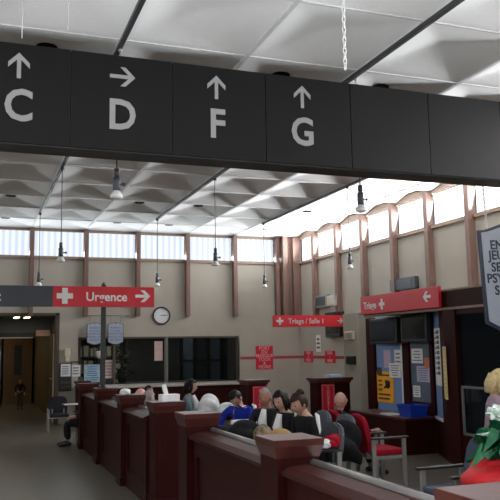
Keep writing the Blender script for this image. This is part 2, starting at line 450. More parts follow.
# chain and threads dangling from the ceiling
def hanging_chain(x, y, z0, z1, label):
    g = G(); n = int((z1 - z0) / .04)
    for k in range(n):
        z = z0 + .04 * k; c = []
        for q in range(11):
            a = 2 * PI * q / 10; c.append((x + (.012 * math.cos(a) if k % 2 else 0), y + (0 if k % 2 else .012 * math.cos(a)), z + .02 + .028 * math.sin(a)))
        g.tube(c, .0045, 5, caps=False)
    return solo(g, 'hanging_chain', 'white_plastic', label, 'chain', 'chains hanging from the ceiling')
hanging_chain(2.464, 4.6, 3.62, ZC - .01, 'white chain dangling from the ceiling above the black sign right of the letter G')
for x, z, d in ((.225, 3.55, 'thin thread dangling from the ceiling above the letter C'), (.502, 3.64, 'short thin thread dangling between the letters C and D')):
    g = G(); g.tube([(x, 4.6, z), (x, 4.6, ZC)], .003, 5); solo(g, 'hanging_thread', 'steel', d, 'thread')

# hanging notice board at the right edge of the picture
def ogee(w, h):
    """board outline: straight sides, a bulging top and bottom"""
    top = [(x, h / 2 + .10 * w * math.cos(x / (w / 2) * PI / 2) ** 2) for x in [w / 2 - w * k / 12 for k in range(13)]]
    bot = [(x, -h / 2 - .16 * w * math.cos(x / (w / 2) * PI / 2) ** 1.0) for x in [-w / 2 + w * k / 12 for k in range(13)]]
    return top + bot
def inset(poly, k, dz=0): return [(x * k, z * (1 - (1 - k) * .7)) for x, z in poly]
def notice_board(name, label, loc, w, h, lines, size, ink, chain=None, rz=0, ry=0.0, bold=0.0):
    r = thing(name, label, 'sign', loc, rz); r.rotation_euler = (0, ry, rz)
    P = ogee(w, h)
    g = G(); g.prism(P, 0, .03); g.build('border', 'board_trim', r)
    g = G(); g.prism(inset(P, .93), -.006, .01); g.build('face', 'board', r)
    for q in lines:
        g = G(); add_text(g, q[0], size, (q[2] if len(q) > 2 else 0, -.007, q[1]), bold=bold, align='LEFT' if len(q) > 2 else 'CENTER'); g.build('text_line', ink, r)
    g = G(); g.prism([(-.05 * w, h * .5), (0, h * .46), (.05 * w, h * .5), (0, h * .54)], -.009, 0); g.build('emblem', ink, r)
    if chain:
        for sx in (-1, 1):
            g = G()
            for k in range(int(chain / .05)):
                z = h / 2 + .03 * w + .05 * k; q = [(sx * w * .36 + .012 * math.cos(2 * PI * t / 8) * (k % 2), .015 + .012 * math.cos(2 * PI * t / 8) * ((k + 1) % 2), z + .025 + .034 * math.sin(2 * PI * t / 8)) for t in range(9)]
                g.tube(q, .005, 5, caps=False)
            g.build('chain', 'white_plastic', r)
    return r
notice_board('hanging_notice_board', 'large pale hanging board with a dark blue border and capitals, cut by the right edge', (5.98, 7.1, 2.43), .98, 1.08,
             [('ENTREE', .36, -.35), ('JEUNESSE', .24, -.38), ('SERVICE', .10, -.36), ('PSYCHO', -.03, -.435), ('SOCIAL', -.17, -.34), ('CLSC', -.30, -.25)], .15, 'ink', chain=1.40, ry=-.045, bold=.004)
for x, z, d in ((2.62, 2.03, 'small pale notice board with bulging ends hanging left of the sign pole'), (3.10, 2.03, 'small pale notice board with bulging ends hanging right of the sign pole')):
    notice_board('office_notice_board', d, (x, 17.42, z), .36, .42, [('BUREAU', .12), ('ACCUEIL', .05), ('INSCRIPTION', -.02), ('RENDEZ-VOUS', -.09), ('PATIENTS', -.16)], .062, 'ink_blue')
g = G(); g.tube([(2.36, 17.43, 2.43), (3.40, 17.43, 2.43)], .008, 6); g.box(2.35, 2.37, 17.42, YB, 2.42, 2.44); g.box(3.39, 3.41, 17.42, YB, 2.42, 2.44)
for x in (2.50, 2.74, 2.98, 3.22): g.tube([(x, 17.435, 2.28), (x, 17.43, 2.43)], .003, 4)
solo(g, 'sign_rail', 'track', 'thin dark rod on the back wall holding the two small notice boards', 'rail')

# red direction signs
def urgence_sign():
    r = thing('urgence_sign', 'red and dark grey Urgence direction sign with a white plus, on a pole', 'sign', (1.83, 11.31, 1.08))
    z0, z1 = 1.20, 1.505
    g = G(); g.box(-2.3, -.752, -.05, .0, z0, z1, .004); gp = g.build('grey_panel', 'sign_grey', r)
    g = G(); g.box(-.752, .765, -.05, .0, z0, z1, .004); rp = g.build('red_panel', 'sign_red', r)
    g = G(); add_cross(g, .235, .08, (-.58, -.052, 1.36)); g.build('plus_symbol', 'lettering', rp)
    g = G(); add_text(g, 'Urgence', .185, (.035, -.052, 1.345), bold=.004, squeeze=.98); g.build('lettering', 'lettering', rp)
    g = G(); add_text(g, 'c', .215, (-1.52, -.052, 1.345), bold=.004); g.build('lettering', 'lettering', gp)
    g = G(); add_arrow(g, .23, .045, (.585, -.052, 1.365), turn=-PI / 2); g.build('arrow', 'lettering', rp)
    g = G(); g.box(-.035, .035, 0, .05, -.0, 1.54, .006); g.lathe([(.07, 0), (.07, .012)], (0, .03, 0), 14); g.ball((0, .025, 1.555), .022, u=10, v=8); g.build('pole', 'track', r)
urgence_sign()
def salle_sign():
    r = thing('triage_salle_sign', 'red projecting sign reading Triage / Salle 1 with a white plus and arrow', 'sign', (7.53, 14.93, 2.20))
    g = G(); g.box(-1.50, .22, -.05, -.01, -.125, .125, .004); rp = g.build('red_panel', 'sign_red', r)
    g = G(); add_cross(g, .16, .05, (-1.35, -.052, .0)); g.build('plus_symbol', 'lettering', rp)
    g = G(); add_text(g, 'Triage / Salle 1', .155, (-.72, -.052, -.005), bold=.002, squeeze=.93); g.build('lettering', 'lettering', rp)
    g = G(); add_arrow(g, .15, .03, (.10, -.052, .0), turn=-PI / 2); g.build('arrow', 'lettering', rp)
    g = G(); g.box(.10, .30, -.012, .012, -.12, .12); g.build('bracket', 'track', r)
salle_sign()
def triage_sign():
    r = thing('triage_sign', 'bright red sign reading Triage with a white plus and left arrow above the two screens', 'sign', (6.27, 9.05, 2.32))
    g = G(); g.box(-.05, -.0, 0, 2.30, -.15, .15, .004); rp = g.build('red_panel', 'sign_red', r)
    g = G(); add_text(g, 'Triage', .165, (-.052, 1.98, -.015), FACE_X, bold=.003); g.build('lettering', 'lettering', rp)
    g = G(); add_cross(g, .17, .055, (-.052, 1.585, -.01), FACE_X); g.build('plus_symbol', 'lettering', rp)
    g = G(); add_arrow(g, .20, .04, (-.052, .29, .02), FACE_X, turn=PI / 2); g.build('arrow', 'lettering', rp)
triage_sign()

# wall clock
def clock():
    r = thing('wall_clock', 'round white wall clock with a black rim on the back wall', 'clock', (4.22, YB, 2.44))
    R = Matrix.Rotation(PI / 2, 4, 'X')
    g = G(); g.lathe([(.215, 0), (.22, .03), (.205, .055), (.185, .055), (.18, .03)], T=R, n=32); g.build('rim', 'black', r)
    g = G(); g.lathe([(.182, .02), (.182, .034)], T=R, n=32); g.build('dial', 'white_plastic', r)
    g = G()
    for k in range(12):
        a = k * PI / 6
        g.box(-.004, .004, .145, .168, .034, .036, T=R @ Matrix.Rotation(-a, 4, 'Z'))
    g.build('hour_marks', 'ink', r)
    g = G(); g.box(-.007, .007, -.02, .10, .038, .041, T=R @ Matrix.Rotation(-math.radians(80), 4, 'Z')); g.build('hour_hand', 'black', r)
    g = G(); g.box(-.005, .005, -.03, .145, .042, .045, T=R @ Matrix.Rotation(-math.radians(86), 4, 'Z')); g.build('minute_hand', 'black', r)
clock()

# ------------------------------------------------------------------ low partition walls with capped posts
PXW, PXE, PH = 1.745, 2.025, 1.08
def post(y, label, w=.33, x0=1.70, d=.33, h=PH, cat='partition post', name='partition_post', parent=None, grp='capped wooden posts of the low partition'):
    r = thing(name, label, cat, (x0 + w / 2, y + d / 2, 0), group=grp)
    g = G(); b = .026
    g.box(-w / 2 + b, w / 2 - b, -d / 2 + b, d / 2 - b, 0, h - .05, .004); g.build('shaft', 'wood', r)
    g = G(); hw, hd = w / 2, d / 2
    lv = [(h - .11, b - .002), (h - .04, .002), (h - .002, 0), (h, .004)]
    rings = [g._v([(-hw + i, -hd + i, z), (hw - i, -hd + i, z), (hw - i, hd - i, z), (-hw + i, hd - i, z)]) for z, i in lv]
    for p, q in zip(rings, rings[1:]):
        for k in range(4): g.face([p[k], p[(k + 1) % 4], q[(k + 1) % 4], q[k]])
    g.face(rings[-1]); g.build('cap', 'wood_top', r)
    g = G(); g.box(-hw + b - .012, hw - b + .012, -hd + b - .012, hd - b + .012, 0, .10, .004); g.build('plinth', 'wood', r)
    return r
post(12.97, 'capped wooden partition post farthest along the corridor, before the office counter')
post(11.14, 'capped wooden partition post that carries the Urgence sign pole')
post(9.26, 'capped wooden partition post with the white cloth on its cap')
post(7.78, 'wide-faced wooden partition end post with the tissue box on its cap', x0=1.78, w=.36)
post(6.25, 'capped wooden partition end post across the gap from the tissue box')
post(4.22, 'large capped wooden partition post in the middle foreground')
post(2.20, 'broad wooden partition post with a pale sheen at the bottom right corner', w=.62, d=.37)
def partition(y0, y1, label, grey=True):
    r = thing('partition_wall', label, 'partition', ((PXW + PXE) / 2, y0, 0), group='low wooden partition walls')
    L = y1 - y0; hw = .09
    g = G(); g.box(-hw, hw, 0, L, 0, .90, 0)
    # raised frame of the recessed panel on both faces
    for s in (-1, 1):
        xa, xb = (-hw - .018, -hw) if s < 0 else (hw, hw + .018)
        g.box(xa, xb, 0, L, .74, .88); g.box(xa, xb, 0, L, 0, .20); g.box(xa, xb, 0, .12, .2, .74); g.box(xa, xb, L - .12, L, .2, .74)
    g.build('panel', 'wood', r)
    g = G()
    prof = [(-hw - .05, .875), (-hw - .055, .90), (-hw + .0, .925), (.02, .935), (.05, .935), (.05, .875)]
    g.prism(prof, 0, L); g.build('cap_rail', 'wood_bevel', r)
    g = G(); g.tube([(.068, 0, .934), (.068, L, .934)], .028, 12); g.build('bumper_rail', 'rail', r)
    return r
partition(2.57, 4.22, 'low wooden partition wall with a grey top rail nearest the camera')
partition(4.55, 6.25, 'low wooden partition wall with a grey top rail between the foreground post and the gap')
partition(8.11, 9.26, 'low dark wooden partition wall behind the tissue box post')
partition(9.59, 11.14, 'low dark wooden partition wall before the Urgence pole')
partition(11.47, 12.97, 'low dark wooden partition wall at the far end of the corridor side')

# posts with red posters in the far waiting area
def poster_post(x0, x1, y, px0, px1, letters, label, h=1.07):
    r = thing('poster_post', label, 'partition post', ((x0 + x1) / 2, y, 0), group='far wooden posts with red posters')
    w = (x1 - x0) / 2
    g = G(); g.box(-w + .05, w - .05, 0, .34, 0, h - .05, .004); g.build('shaft', 'wood', r)
    g = G(); g.box(-w, w, -.05, .39, h - .05, h, .01); g.box(-w + .03, w - .03, -.02, .36, h - .09, h - .05); g.build('cap', 'wood_top', r)
    c = (x0 + x1) / 2
    p = thing('vertical_poster', 'narrow red vertical poster with pale capitals on the ' + ('post behind the seated boy' if px0 < 5.2 else 'post left of the bald man'), 'poster', ((px0 + px1) / 2, y - .002, 0))
    hw = (px1 - px0) / 2
    g = G(); g.box(-hw, hw, -.006, 0, .15, h - .11); g.build('sheet', 'poster_red', p)
    g = G(); b = hw - .015
    g.box(-b, -b + .007, -.009, -.005, .17, h - .13); g.box(b - .007, b, -.009, -.005, .17, h - .13); g.box(-b, b, -.009, -.005, h - .137, h - .13)
    g.build('border', 'letter_red', p)
    g = G()
    for k, ch in enumerate(letters): add_text(g, ch, .075, (0, -.008, h - .19 - .062 * k), bold=.002)
    g.build('lettering', 'letter_red', p)
    return r
poster_post(4.53, 5.0, 12.6, 4.68, 4.95, 'FIEVRE', 'wooden post with a red poster behind the seated boy')
poster_post(5.86, 6.62, 12.5, 5.98, 6.25, 'TOUX&FIEV', 'wide wooden post with a red poster left of the bald man')
g = G(); g.box(6.16, 6.44, 12.55, 12.75, 1.07, 1.10, .006); g.box(6.18, 6.43, 12.56, 12.74, 1.10, 1.125, .006)
solo(g, 'paper_stack', 'paper_blue', 'pale stack of papers on top of the wide post left of the bald man', 'papers')

# ------------------------------------------------------------------ office counter and window on the back wall
def office():
    r = thing('office_counter', 'long dark red reception counter with a pale worktop below the office window', 'counter', (2.22, 16.55, 0))
    L = 3.92
    g = G(); g.box(0, L, .06, YB - 16.555, 0, .80)
    for k in range(5): g.box(.06 + k * .78, .06 + k * .78 + .70, .045, .06, .12, .70, .004)
    g.build('front_panel', 'wood', r)
    g = G(); g.box(-.03, L + .03, 0, YB - 16.555, .80, .85, .012); g.build('worktop', 'laminate', r)
    g = G(); g.box(-.10, .16, -.10, .24, 0, .93, .004); g.box(-.13, .19, -.13, .27, .93, .98, .01); g.build('end_post', 'wood', r)
    g = G(); y = 16.55
    for nm, x0, x1, m in (('3', WX0, 3.10, 'glass'), ('2', 3.10, 4.32, 'glass'), ('1', 4.40, WX1, 'glass')):
        q = G(); q.box(x0 + .01, x1 - .01, YB + .07, YB + .085, WZ0 + .04, WZ1 - .04); struct(q.build('window_6' + nm, m))
    q = G()
    for x in (WX0, 3.10, WX1): q.box(x - .03, x + .03, YB + .0, YB + .16, WZ0, WZ1)
    q.box(WX0, WX1, YB, YB + .16, WZ0, WZ0 + .04); q.box(WX0, WX1, YB, YB + .16, WZ1 - .04, WZ1)
    struct(q.build('trim_office_window', 'shelf'))
    q = G(); q.box(4.33, 4.385, YB - .01, YB + .16, WZ0, WZ1); struct(q.build('trim_office_mullion', 'rail'))
office()
# things seen through the office glass
def office_shelf(x0, x1, label):
    r = thing('office_shelf', label, 'shelf', (x0, 20.2, 0)); w = x1 - x0
    g = G()
    for x in (0, w / 2, w): g.box(x - .02, x + .02, 0, .38, 0, 2.1)
    for z in (.05, .55, 1.0, 1.45, 1.9): g.box(0, w, 0, .38, z, z + .03)
    g.build('frame', 'shelf', r)
    g = G(); rr = random.Random(3)
    for z in (.58, 1.03, 1.48):
        x = .05
        while x < w - .15:
            d = rr.uniform(.04, .12); g.box(x, x + d, .03, .3, z, z + rr.uniform(.2, .36)); x += d + rr.uniform(0, .06)
    o = g.build('files', 'cream', r)
office_shelf(2.4, 3.9, 'dim shelf of files in the office behind the left window panes')
def inner_door(x0, x1, label):
    r = thing('office_partition', label, 'partition', (x0, 19.2, 0)); w = (x1 - x0) / 4
    g = G()
    for k in range(5): g.box(k * w - .05, k * w + .05, 0, .08, 0, 2.3)
    g.box(0, 4 * w, 0, .08, 1.30, 1.36); g.build('frame', 'sign_black', r)
    for k in range(4):
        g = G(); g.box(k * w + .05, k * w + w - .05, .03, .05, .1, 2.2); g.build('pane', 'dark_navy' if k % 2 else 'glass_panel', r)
inner_door(5.15, 6.65, 'dark framed inner partition seen through the right office window')
g = G()
for k in range(60):
    rr = random.Random(k); a = rr.uniform(0, 6.28); q = rr.uniform(0, .26); z = rr.uniform(1.05, 1.72)
    c = Vector((3.42 + q * math.cos(a), 18.3 + q * math.sin(a), z)); R = Euler((rr.uniform(-1, 1), rr.uniform(-1, 1), a)).to_matrix().to_4x4()
    g.ball((0, 0, 0), (.09, .04, .012), T=Matrix.Translation(c) @ R, u=6, v=4)
r = thing('potted_plant', 'dark bushy plant on the desk behind the office glass', 'plant', (0, 0, 0))
g.build('foliage', 'leaf', r)
g = G(); g.lathe([(.09, 0), (.13, .22), (.12, .22)], (3.42, 18.3, .85)); g.tube([(3.42, 18.3, 1.0), (3.42, 18.3, 1.4)], .02, 6); g.build('pot', 'black', r)
g = G(); g.box(2.6, 6.0, 17.95, 18.65, .80, .85); g.box(2.62, 2.66, 17.98, 18.6, 0, .8); g.box(5.94, 5.98, 17.98, 18.6, 0, .8)
solo(g, 'office_desk', 'shelf', 'long dim desk behind the office glass', 'desk')
r = thing('desk_printer', 'pale printer on the desk behind the office glass', 'printer', (2.98, 18.2, .85))
g = G(); g.box(-.2, .2, -.15, .15, 0, .14, .02); g.build('body', 'white_plastic', r)
g = G(); g.box(-.13, .13, .0, .14, .14, .22, .01); g.build('paper_tray', 'white_plastic', r)
# papers on the back wall
def paper(x, z, w, h, m, label, y=YB, lines=0, ink='print_grey', name='notice_sheet', cat='notice', face='Y', lm=None, group=None):
    r = thing(name, label, cat, (x, y, z) if face == 'Y' else (y, x, z), 0 if face == 'Y' else -PI / 2, group)
    g = G(); g.box(-w / 2, w / 2, -.006, 0, -h / 2, h / 2); g.build('sheet', m, r)
    if lines:
        g = G(); rr = random.Random(int(x * 97 + z * 31))
        for k in range(lines):
            zz = h / 2 - h * (k + 1) / (lines + 1); ww = w * rr.uniform(.25, .42)
            g.box(-ww, ww, -.0085, -.005, zz - h / lines * .16, zz + h / lines * .16)
        g.build('print', ink, r)
    return r
paper(2.60, 1.11, .36, .40, 'paper_blue', 'pale blue poster on the office window left of the sign pole', y=YB + .068, lines=7, ink='ink_blue')
paper(2.99, 1.20, .22, .42, 'paper_pink', 'pinkish flyer on the office window right of the sign pole', y=YB + .068, lines=5)
g = G(); g.lathe([(.0, -.08), (.05, -.06), (.07, .06), (.055, .09), (.05, .05), (.02, -.03)], (2.74, YB - .06, 1.53), 14)
solo(g, 'dispenser_cup', 'white_plastic', 'small white cup fixed on the window frame above the blue poster', 'cup')
paper(2.22, .98 + .2, .21, .26, 'paper', 'white sheet on the back wall beside the black notice holder', lines=3)
g = G(); g.box(2.10, 2.36, YB - .03, YB, 1.375, 1.395); g.box(2.10, 2.115, YB - .03, YB, 1.30, 1.395); solo(g, 'wall_hook_bar', 'black', 'small black bar on the wall above the white sheet', 'hook')
def black_board():
    r = thing('notice_holder', 'black wall holder with a white sheet beside the corridor opening', 'notice holder', (1.99, YB, 1.06))
    g = G(); g.box(-.14, .14, -.05, 0, -.33, .30, .02); g.build('back_plate', 'black', r)
    g = G(); g.box(-.11, .11, -.058, -.05, .00, .28, .004); g.build('sheet', 'paper', r)
    g = G()
    for k in range(5): g.box(-.08, .06, -.061, -.057, .05 + .042 * k, .066 + .042 * k)
    g.build('print', 'ink_blue', r)
    g = G()
    for k in range(3): g.box(-.12, .12, -.07 , -.05, -.28 + .1 * k, -.20 + .1 * k, .006)
    g.build('pocket', 'rubber', r)
black_board()
r = thing('hand_gel_dispenser', 'cream hand gel dispenser on the wall above the black notice holder', 'dispenser', (2.02, YB, 1.53))
g = G(); g.box(-.06, .06, -.09, 0, -.02, .16, .02); g.build('body', 'cream', r)
g = G(); g.box(-.045, .045, -.10, -.01, -.14, -.02, .015); g.build('nozzle', 'cream', r)
paper(4.17, 1.60, .20, .46, 'paper_pink', 'cream sheet hanging in the office window left of the pale mullion', y=YB + .069, lines=0, name='window_flyer')
# ------------------------------------------------------------------ registration booth along the right wall
def booth():
    XA, XC, ZT = 6.70, 6.30, 2.13
    # canopy beam
    g = G(); g.box(6.29, XR, 5.0, 11.36, ZT + .03, 2.40, 0); g.build('x', 'wood') if False else None
    r = thing('booth_canopy', 'dark red canopy beam over the registration booth beside the red Triage sign', 'canopy', (6.29, 5.0, ZT))
    g.bm.free()
    g = G(); g.box(0, XR - 6.29, 0, 6.36, .02, .26); g.build('fascia', 'wood', r)
    g = G(); g.box(-.012, XR - 6.29, 0, 6.37, .26, .29, .004); g.box(-.012, .1, 0, 6.37, -.005, .03, .004); g.build('edge_strip', 'sill', r)
    # front A: board, window and frames, behind the counter
    r = thing('registration_booth', 'dark red timber booth front with blue boards and dark windows along the right wall', 'booth', (XA, 9.05, 0))
    y = 9.05
    def fr(y0, y1, z0, z1, nm, m, x0=0.0, x1=.10, bev=.004):
        g = G(); g.box(x0, x1, y0 - y, y1 - y, z0, z1, bev); return g.build(nm, m, r)
    fr(11.75, 12.03, 0, ZT, 'frame_post', 'wood', -.02)
    fr(10.90, 11.75, .52, ZT, 'pin_board', 'panel_blue', .02)
    fr(10.85, 10.90, .52, ZT, 'white_strip', 'white_plastic', -.01, .05, .003)
    fr(10.66, 10.85, .52, ZT, 'frame_post', 'wood', -.01)
    fr(10.05, 10.66, .72, ZT, 'frosted_pane', 'glass_panel', .03, .06, 0)
    fr(10.05, 10.66, .52, .74, 'frame_rail', 'wood', -.01)
    fr(9.96, 10.05, 0, ZT, 'frame_post', 'wood', -.02)
    fr(9.96, 11.75, 0, .52, 'base_panel', 'wood', 0)
    # front B: short angled front with a blue board, running out to the corner post
    P0 = Vector((0, 9.96 - y, 0)); P1 = Vector((XC - XA, 0, 0)); d = (P1 - P0); L = d.length
    T = Matrix.Translation(P0) @ Matrix.Rotation(math.atan2(d.y, d.x), 4, 'Z')
    g = G(); g.box(0, L * .62, .02, .08, .56, ZT, T=T); g.build('pin_board', 'panel_blue', r)
    g = G(); g.box(0, L * .62, -.02, .10, .52, .56, .003, T=T); g.build('white_sill', 'white_plastic', r)
    g = G(); g.box(0, L, .0, .10, 0, .52, T=T); g.build('base_panel', 'wood', r)
    g = G(); g.box(L * .62, L + .02, -.01, .12, 0, ZT, .004, T=T); g.build('frame_post', 'wood', r)
    # front C: corner post, glazed front
    x0 = XC - XA
    fr(8.78, 9.06, 0, ZT, 'frame_post', 'wood', x0 - .02, x0 + .10)
    fr(5.0, 8.78, 0, .42, 'base_panel', 'wood', x0, x0 + .10, .004)
    fr(5.0, 8.78, 2.05, ZT, 'frame_rail', 'wood', x0, x0 + .10, .004)
    fr(7.10, 7.22, .42, ZT, 'frame_post', 'wood', x0, x0 + .10)
    fr(7.22, 8.78, .42, 2.05, 'glazing', 'glass_dark', x0 + .04, x0 + .055, 0)
    fr(5.0, 7.10, .42, 2.05, 'glazing', 'glass_dark', x0 + .04, x0 + .055, 0)
    g = G(); a0, a1 = 7.22 - y, 8.70 - y
    g.box(x0 - .03, x0 + .0, a0, a1, 1.045, 1.075); g.box(x0 - .03, x0, a0, a1, .42, .45); g.box(x0 - .03, x0, a1 - .025, a1, .42, 1.075); g.box(x0 - .03, x0, a0, a0 + .025, .42, 1.075)
    g.build('white_sash', 'rail', r)
    g = G(); g.box(.10, XR - XA - .01, 12.0 - y, 12.03 - y, 0, ZT); g.box(1.05, 1.08, 5.0 - y, 12.0 - y, 0, ZT); g.build('added_shade_panel', 'dark_navy', r)  # added dark panels, shade inside the booth put into their colour
booth()
def booth_counter():
    r = thing('booth_counter', 'low dark red side counter under the bulletin boards holding the blue tub', 'counter', (6.13, 9.95, 0))
    g = G(); g.box(.03, .53, .02, 1.80, 0, .51, .006); g.box(.015, .53, .0, 1.80, 0, .07); g.build('body', 'wood', r)
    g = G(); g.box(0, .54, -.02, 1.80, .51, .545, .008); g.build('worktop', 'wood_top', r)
booth_counter()
def tub():
    r = thing('blue_tub', 'bright blue plastic tub on the low counter under the screens', 'tub', (6.40, 10.14, .545))
    g = G(); prof = [(.0, .13, .16), (.16, .155, .20), (.185, .17, .215), (.185, .155, .205), (.02, .12, .15)]
    rings = [g._v([(-a, -b, z), (a, -b, z), (a, b, z), (-a, b, z)]) for z, a, b in prof]
    for p, q in zip(rings, rings[1:]):
        for k in range(4): g.face([p[k], p[(k + 1) % 4], q[(k + 1) % 4], q[k]])
    g.face(rings[0]); g.face(rings[-1]); g.build('body', 'tub', r)
    g = G(); g.box(-.03, .03, -.225, -.205, .13, .16, .006); g.build('handle_grip', 'tub', r)
tub()
g = G(); g.box(6.20, 6.42, 10.48, 10.80, .545, .552); g.box(6.24, 6.44, 10.52, 10.84, .552, .559, T=None)
solo(g, 'loose_papers', 'paper', 'loose white papers on the low counter beside the blue tub', 'papers')
def screen(y0, y1, z0, z1, label):
    r = thing('wall_screen', label, 'screen', (6.68, (y0 + y1) / 2, (z0 + z1) / 2), group='wall screens')
    w, h = (y1 - y0) / 2, (z1 - z0) / 2
    g = G(); g.box(-.14, -.05, -w, w, -h, h, .012); g.build('casing', 'black', r)
    g = G(); g.box(-.145, -.138, -w + .05, w - .05, -h + .05, h - .05); g.build('display', 'screen', r)
    g = G(); g.box(-.05, .04, -.1, .1, -.1, .1); g.build('mount', 'track', r)
screen(10.75, 11.64, 1.665, 2.10, 'black wall screen nearer the room corner, under the Triage lettering')
screen(9.875, 10.62, 1.687, 2.12, 'black wall screen above the dark framed pane with paper notices')
# sheets pinned up in the booth (face -x): centre y, z, width, height
def pin(yc, z, w, h, m, label, x=6.718, lines=4, ink='ink', **k): return paper(yc, z, w, h, m, label, y=x, lines=lines, ink='print_grey' if ink == 'ink' else ink, face='X', **k)
def yellow():
    r = pin(11.48, .93, .56, .53, 'paper_yellow', 'bright yellow poster with a black hand symbol on the blue board', lines=0, name='yellow_poster', cat='poster')
    g = G()
    for k, (z, n) in enumerate(((.20, .40), (.10, .12), (.03, .12), (-.05, .12), (-.13, .38), (-.20, .36))):
        g.box(-.21, -.21 + n, -.009, -.005, z - .014, z + .014)
    g.build('print', 'ink', r)
    g = G(); g.ball((.10, -.007, .03), (.075, .003, .06), u=12, v=8)
    for k in range(4): g.tube([(.05 + .035 * k, -.008, .05), (.03 + .045 * k, -.008, .12 - .01 * abs(k - 1))], .016, 6)
    g.tube([(.05, -.008, .02), (-.02, -.008, -.02)], .016, 6); g.build('hand_symbol', 'black', r)
yellow()
pin(11.37, 1.41, .24, .31, 'paper_lilac', 'lilac notice with bold print below the far screen', lines=5, ink='letter_red')
pin(11.02, 1.40, .22, .33, 'paper', 'white notice at the edge of the blue board beside the white strip')
pin(11.12, 1.22, .36, .24, 'paper', 'wide white notice above and right of the yellow poster', lines=5, x=6.708)
pin(11.64, 1.20, .16, .12, 'shelf', 'small dark photo card at the corner of the yellow poster', lines=0, x=6.708)
pin(10.45, 1.465, .32, .235, 'paper', 'white notice with a small figure at the top of the dark framed pane', x=6.725)
pin(10.12, 1.355, .24, .16, 'paper_orange', 'orange card pinned below the nearer screen', x=6.722)
pin(10.30, 1.18, .36, .25, 'paper_lilac', 'pale lilac notice in the middle of the dark framed pane', lines=6, x=6.727)
pin(10.50, .90, .20, .18, 'paper', 'small white notice just above the blue tub', x=6.725)
# black and white strip and yellow ruler on the angled front
def strip():
    r = thing('lettered_strip', 'vertical white strip with black squares on the narrow blue board', 'notice', (6.485, 9.51, 1.46))
    a = math.atan2(-.91, -.40); r.rotation_euler = (0, 0, a + PI)
    r.rotation_euler = (0, 0, a)
    g = G(); g.box(-.19, .19, -.012, .0, -.42, .42); g.build('sheet', 'paper', r)
    g = G(); rr = random.Random(5)
    for k in range(9):
        z = .36 - .075 * k; g.box(-.02, .15, -.016, -.010, z - .022, z + .028); g.box(-.14, -.08, -.016, -.010, z - .02, z + .01)
    g.build('print', 'black', r)
    r = thing('height_ruler', 'tall cream ruler strip fixed to the dark red corner post', 'ruler', (6.30, 9.08, 1.24)); r.rotation_euler = (0, 0, a)
    g = G(); g.box(-.10, .10, -.012, .0, -.37, .37, .002); g.build('strip', 'ruler', r)
    g = G()
    for k in range(12): g.box(.02, .06, -.015, -.010, -.33 + .06 * k, -.322 + .06 * k)
    g.build('graduation', 'ink', r)
strip()
# small fittings on the right wall
def wallbox(x0, x1, y0, y1, z0, z1, name, label, cat, m, m2=None, pn='cover'):
    r = thing(name, label, cat, (XR if x1 > XR - .02 else x1, (y0 + y1) / 2, (z0 + z1) / 2))
    w, h, d = (y1 - y0) / 2, (z1 - z0) / 2, x1 - x0
    g = G(); g.box(-d, 0, -w, w, -h, h, .008); g.build('casing', m, r)
    g = G(); g.box(-d - .008, -d + .002, -w * .75, w * .75, -h * .7, h * .7, .002); g.build(pn, m2 or m, r)
    return r
wallbox(7.74, XR, 12.0, 12.9, 2.70, 2.93, 'vent_grille', 'grey ventilation grille on the wall above the Triage sign', 'vent', 'sign_grey', 'bulkhead', 'louvre')
wallbox(7.74, XR, 15.75, 16.5, 2.56, 2.86, 'vent_grille', 'grey ventilation grille between fins above the Triage Salle sign', 'vent', 'steel', 'sign_grey', 'louvre')
wallbox(7.62, XR, 15.15, 15.50, 2.56, 2.80, 'wall_speaker', 'white wall speaker with a dark side beside the grey grille', 'speaker', 'white_plastic', 'cream', 'grille')
wallbox(7.70, XR, 15.05, 15.80, 1.86, 2.42, 'wall_monitor', 'dark wall monitor partly hidden behind the Triage Salle sign', 'screen', 'black', 'screen', 'display')
wallbox(7.46, 7.50, 13.97, 14.37, 1.78, 1.95, 'intercom_panel', 'pale slotted panel on the upper part of the beige pier', 'panel', 'cream', 'steel')
wallbox(7.45, 7.50, 13.95, 14.33, 1.26, 1.43, 'card_reader', 'small dark card reader on the lower part of the beige pier', 'card reader', 'black', 'rubber')
paper(16.45, 1.72, .25, .40, 'paper', 'narrow white notice with black figures above the red tape', y=XR, lines=3, ink='black', face='X')
paper(15.85, 1.95, .42, .34, 'wall', 'faint wall sheet with blue print left of the dark monitor', y=XR, lines=5, ink='ink_blue', face='X')
# red tape line with square signs
def tape(): 
    g = G(); g.box(6.22, XR - .01, YB - .006, YB - .001, 1.355, 1.425); solo(g, 'wall_tape', 'tape_red', 'thin red tape band across the back wall to the corner', 'tape')
    g = G(); g.box(XR - .006, XR - .001, 14.5, YB - .01, 1.355, 1.425); solo(g, 'wall_tape', 'tape_red', 'thin red tape band along the right wall below the dark monitor', 'tape')
tape()
def mask_sign(label, face, loc, w, h, lines, size):
    r = thing('mask_sign', label, 'sign', loc, 0 if face == 'Y' else -PI / 2)
    g = G(); g.box(-w / 2, w / 2, -.014, -.007, -h / 2, h / 2); g.build('sheet', 'poster_red', r)
    g = G()
    for k, t in enumerate(lines): add_text(g, t, size, (0, -.015, h / 2 - h * (k + .6) / (len(lines) + .2)), bold=.002)
    g.build('lettering', 'letter_red', r)
mask_sign('large square red sign with six lines of pale capitals on the back wall', 'Y', (6.86, YB, 1.39), .46, .58, ['PORT', 'DU', 'MASQUE', 'TOUX', '&', 'FIEVRE'], .115)
mask_sign('small square red sign on the tape nearer the room corner', 'X', (XR, 17.02, 1.40), .52, .28, ['TOUX', '&', 'FIEVRE'], .10)
mask_sign('small square red sign on the tape nearer the beige pier', 'X', (XR, 15.82, 1.40), .52, .28, ['TOUX', '&', 'FIEVRE'], .10)

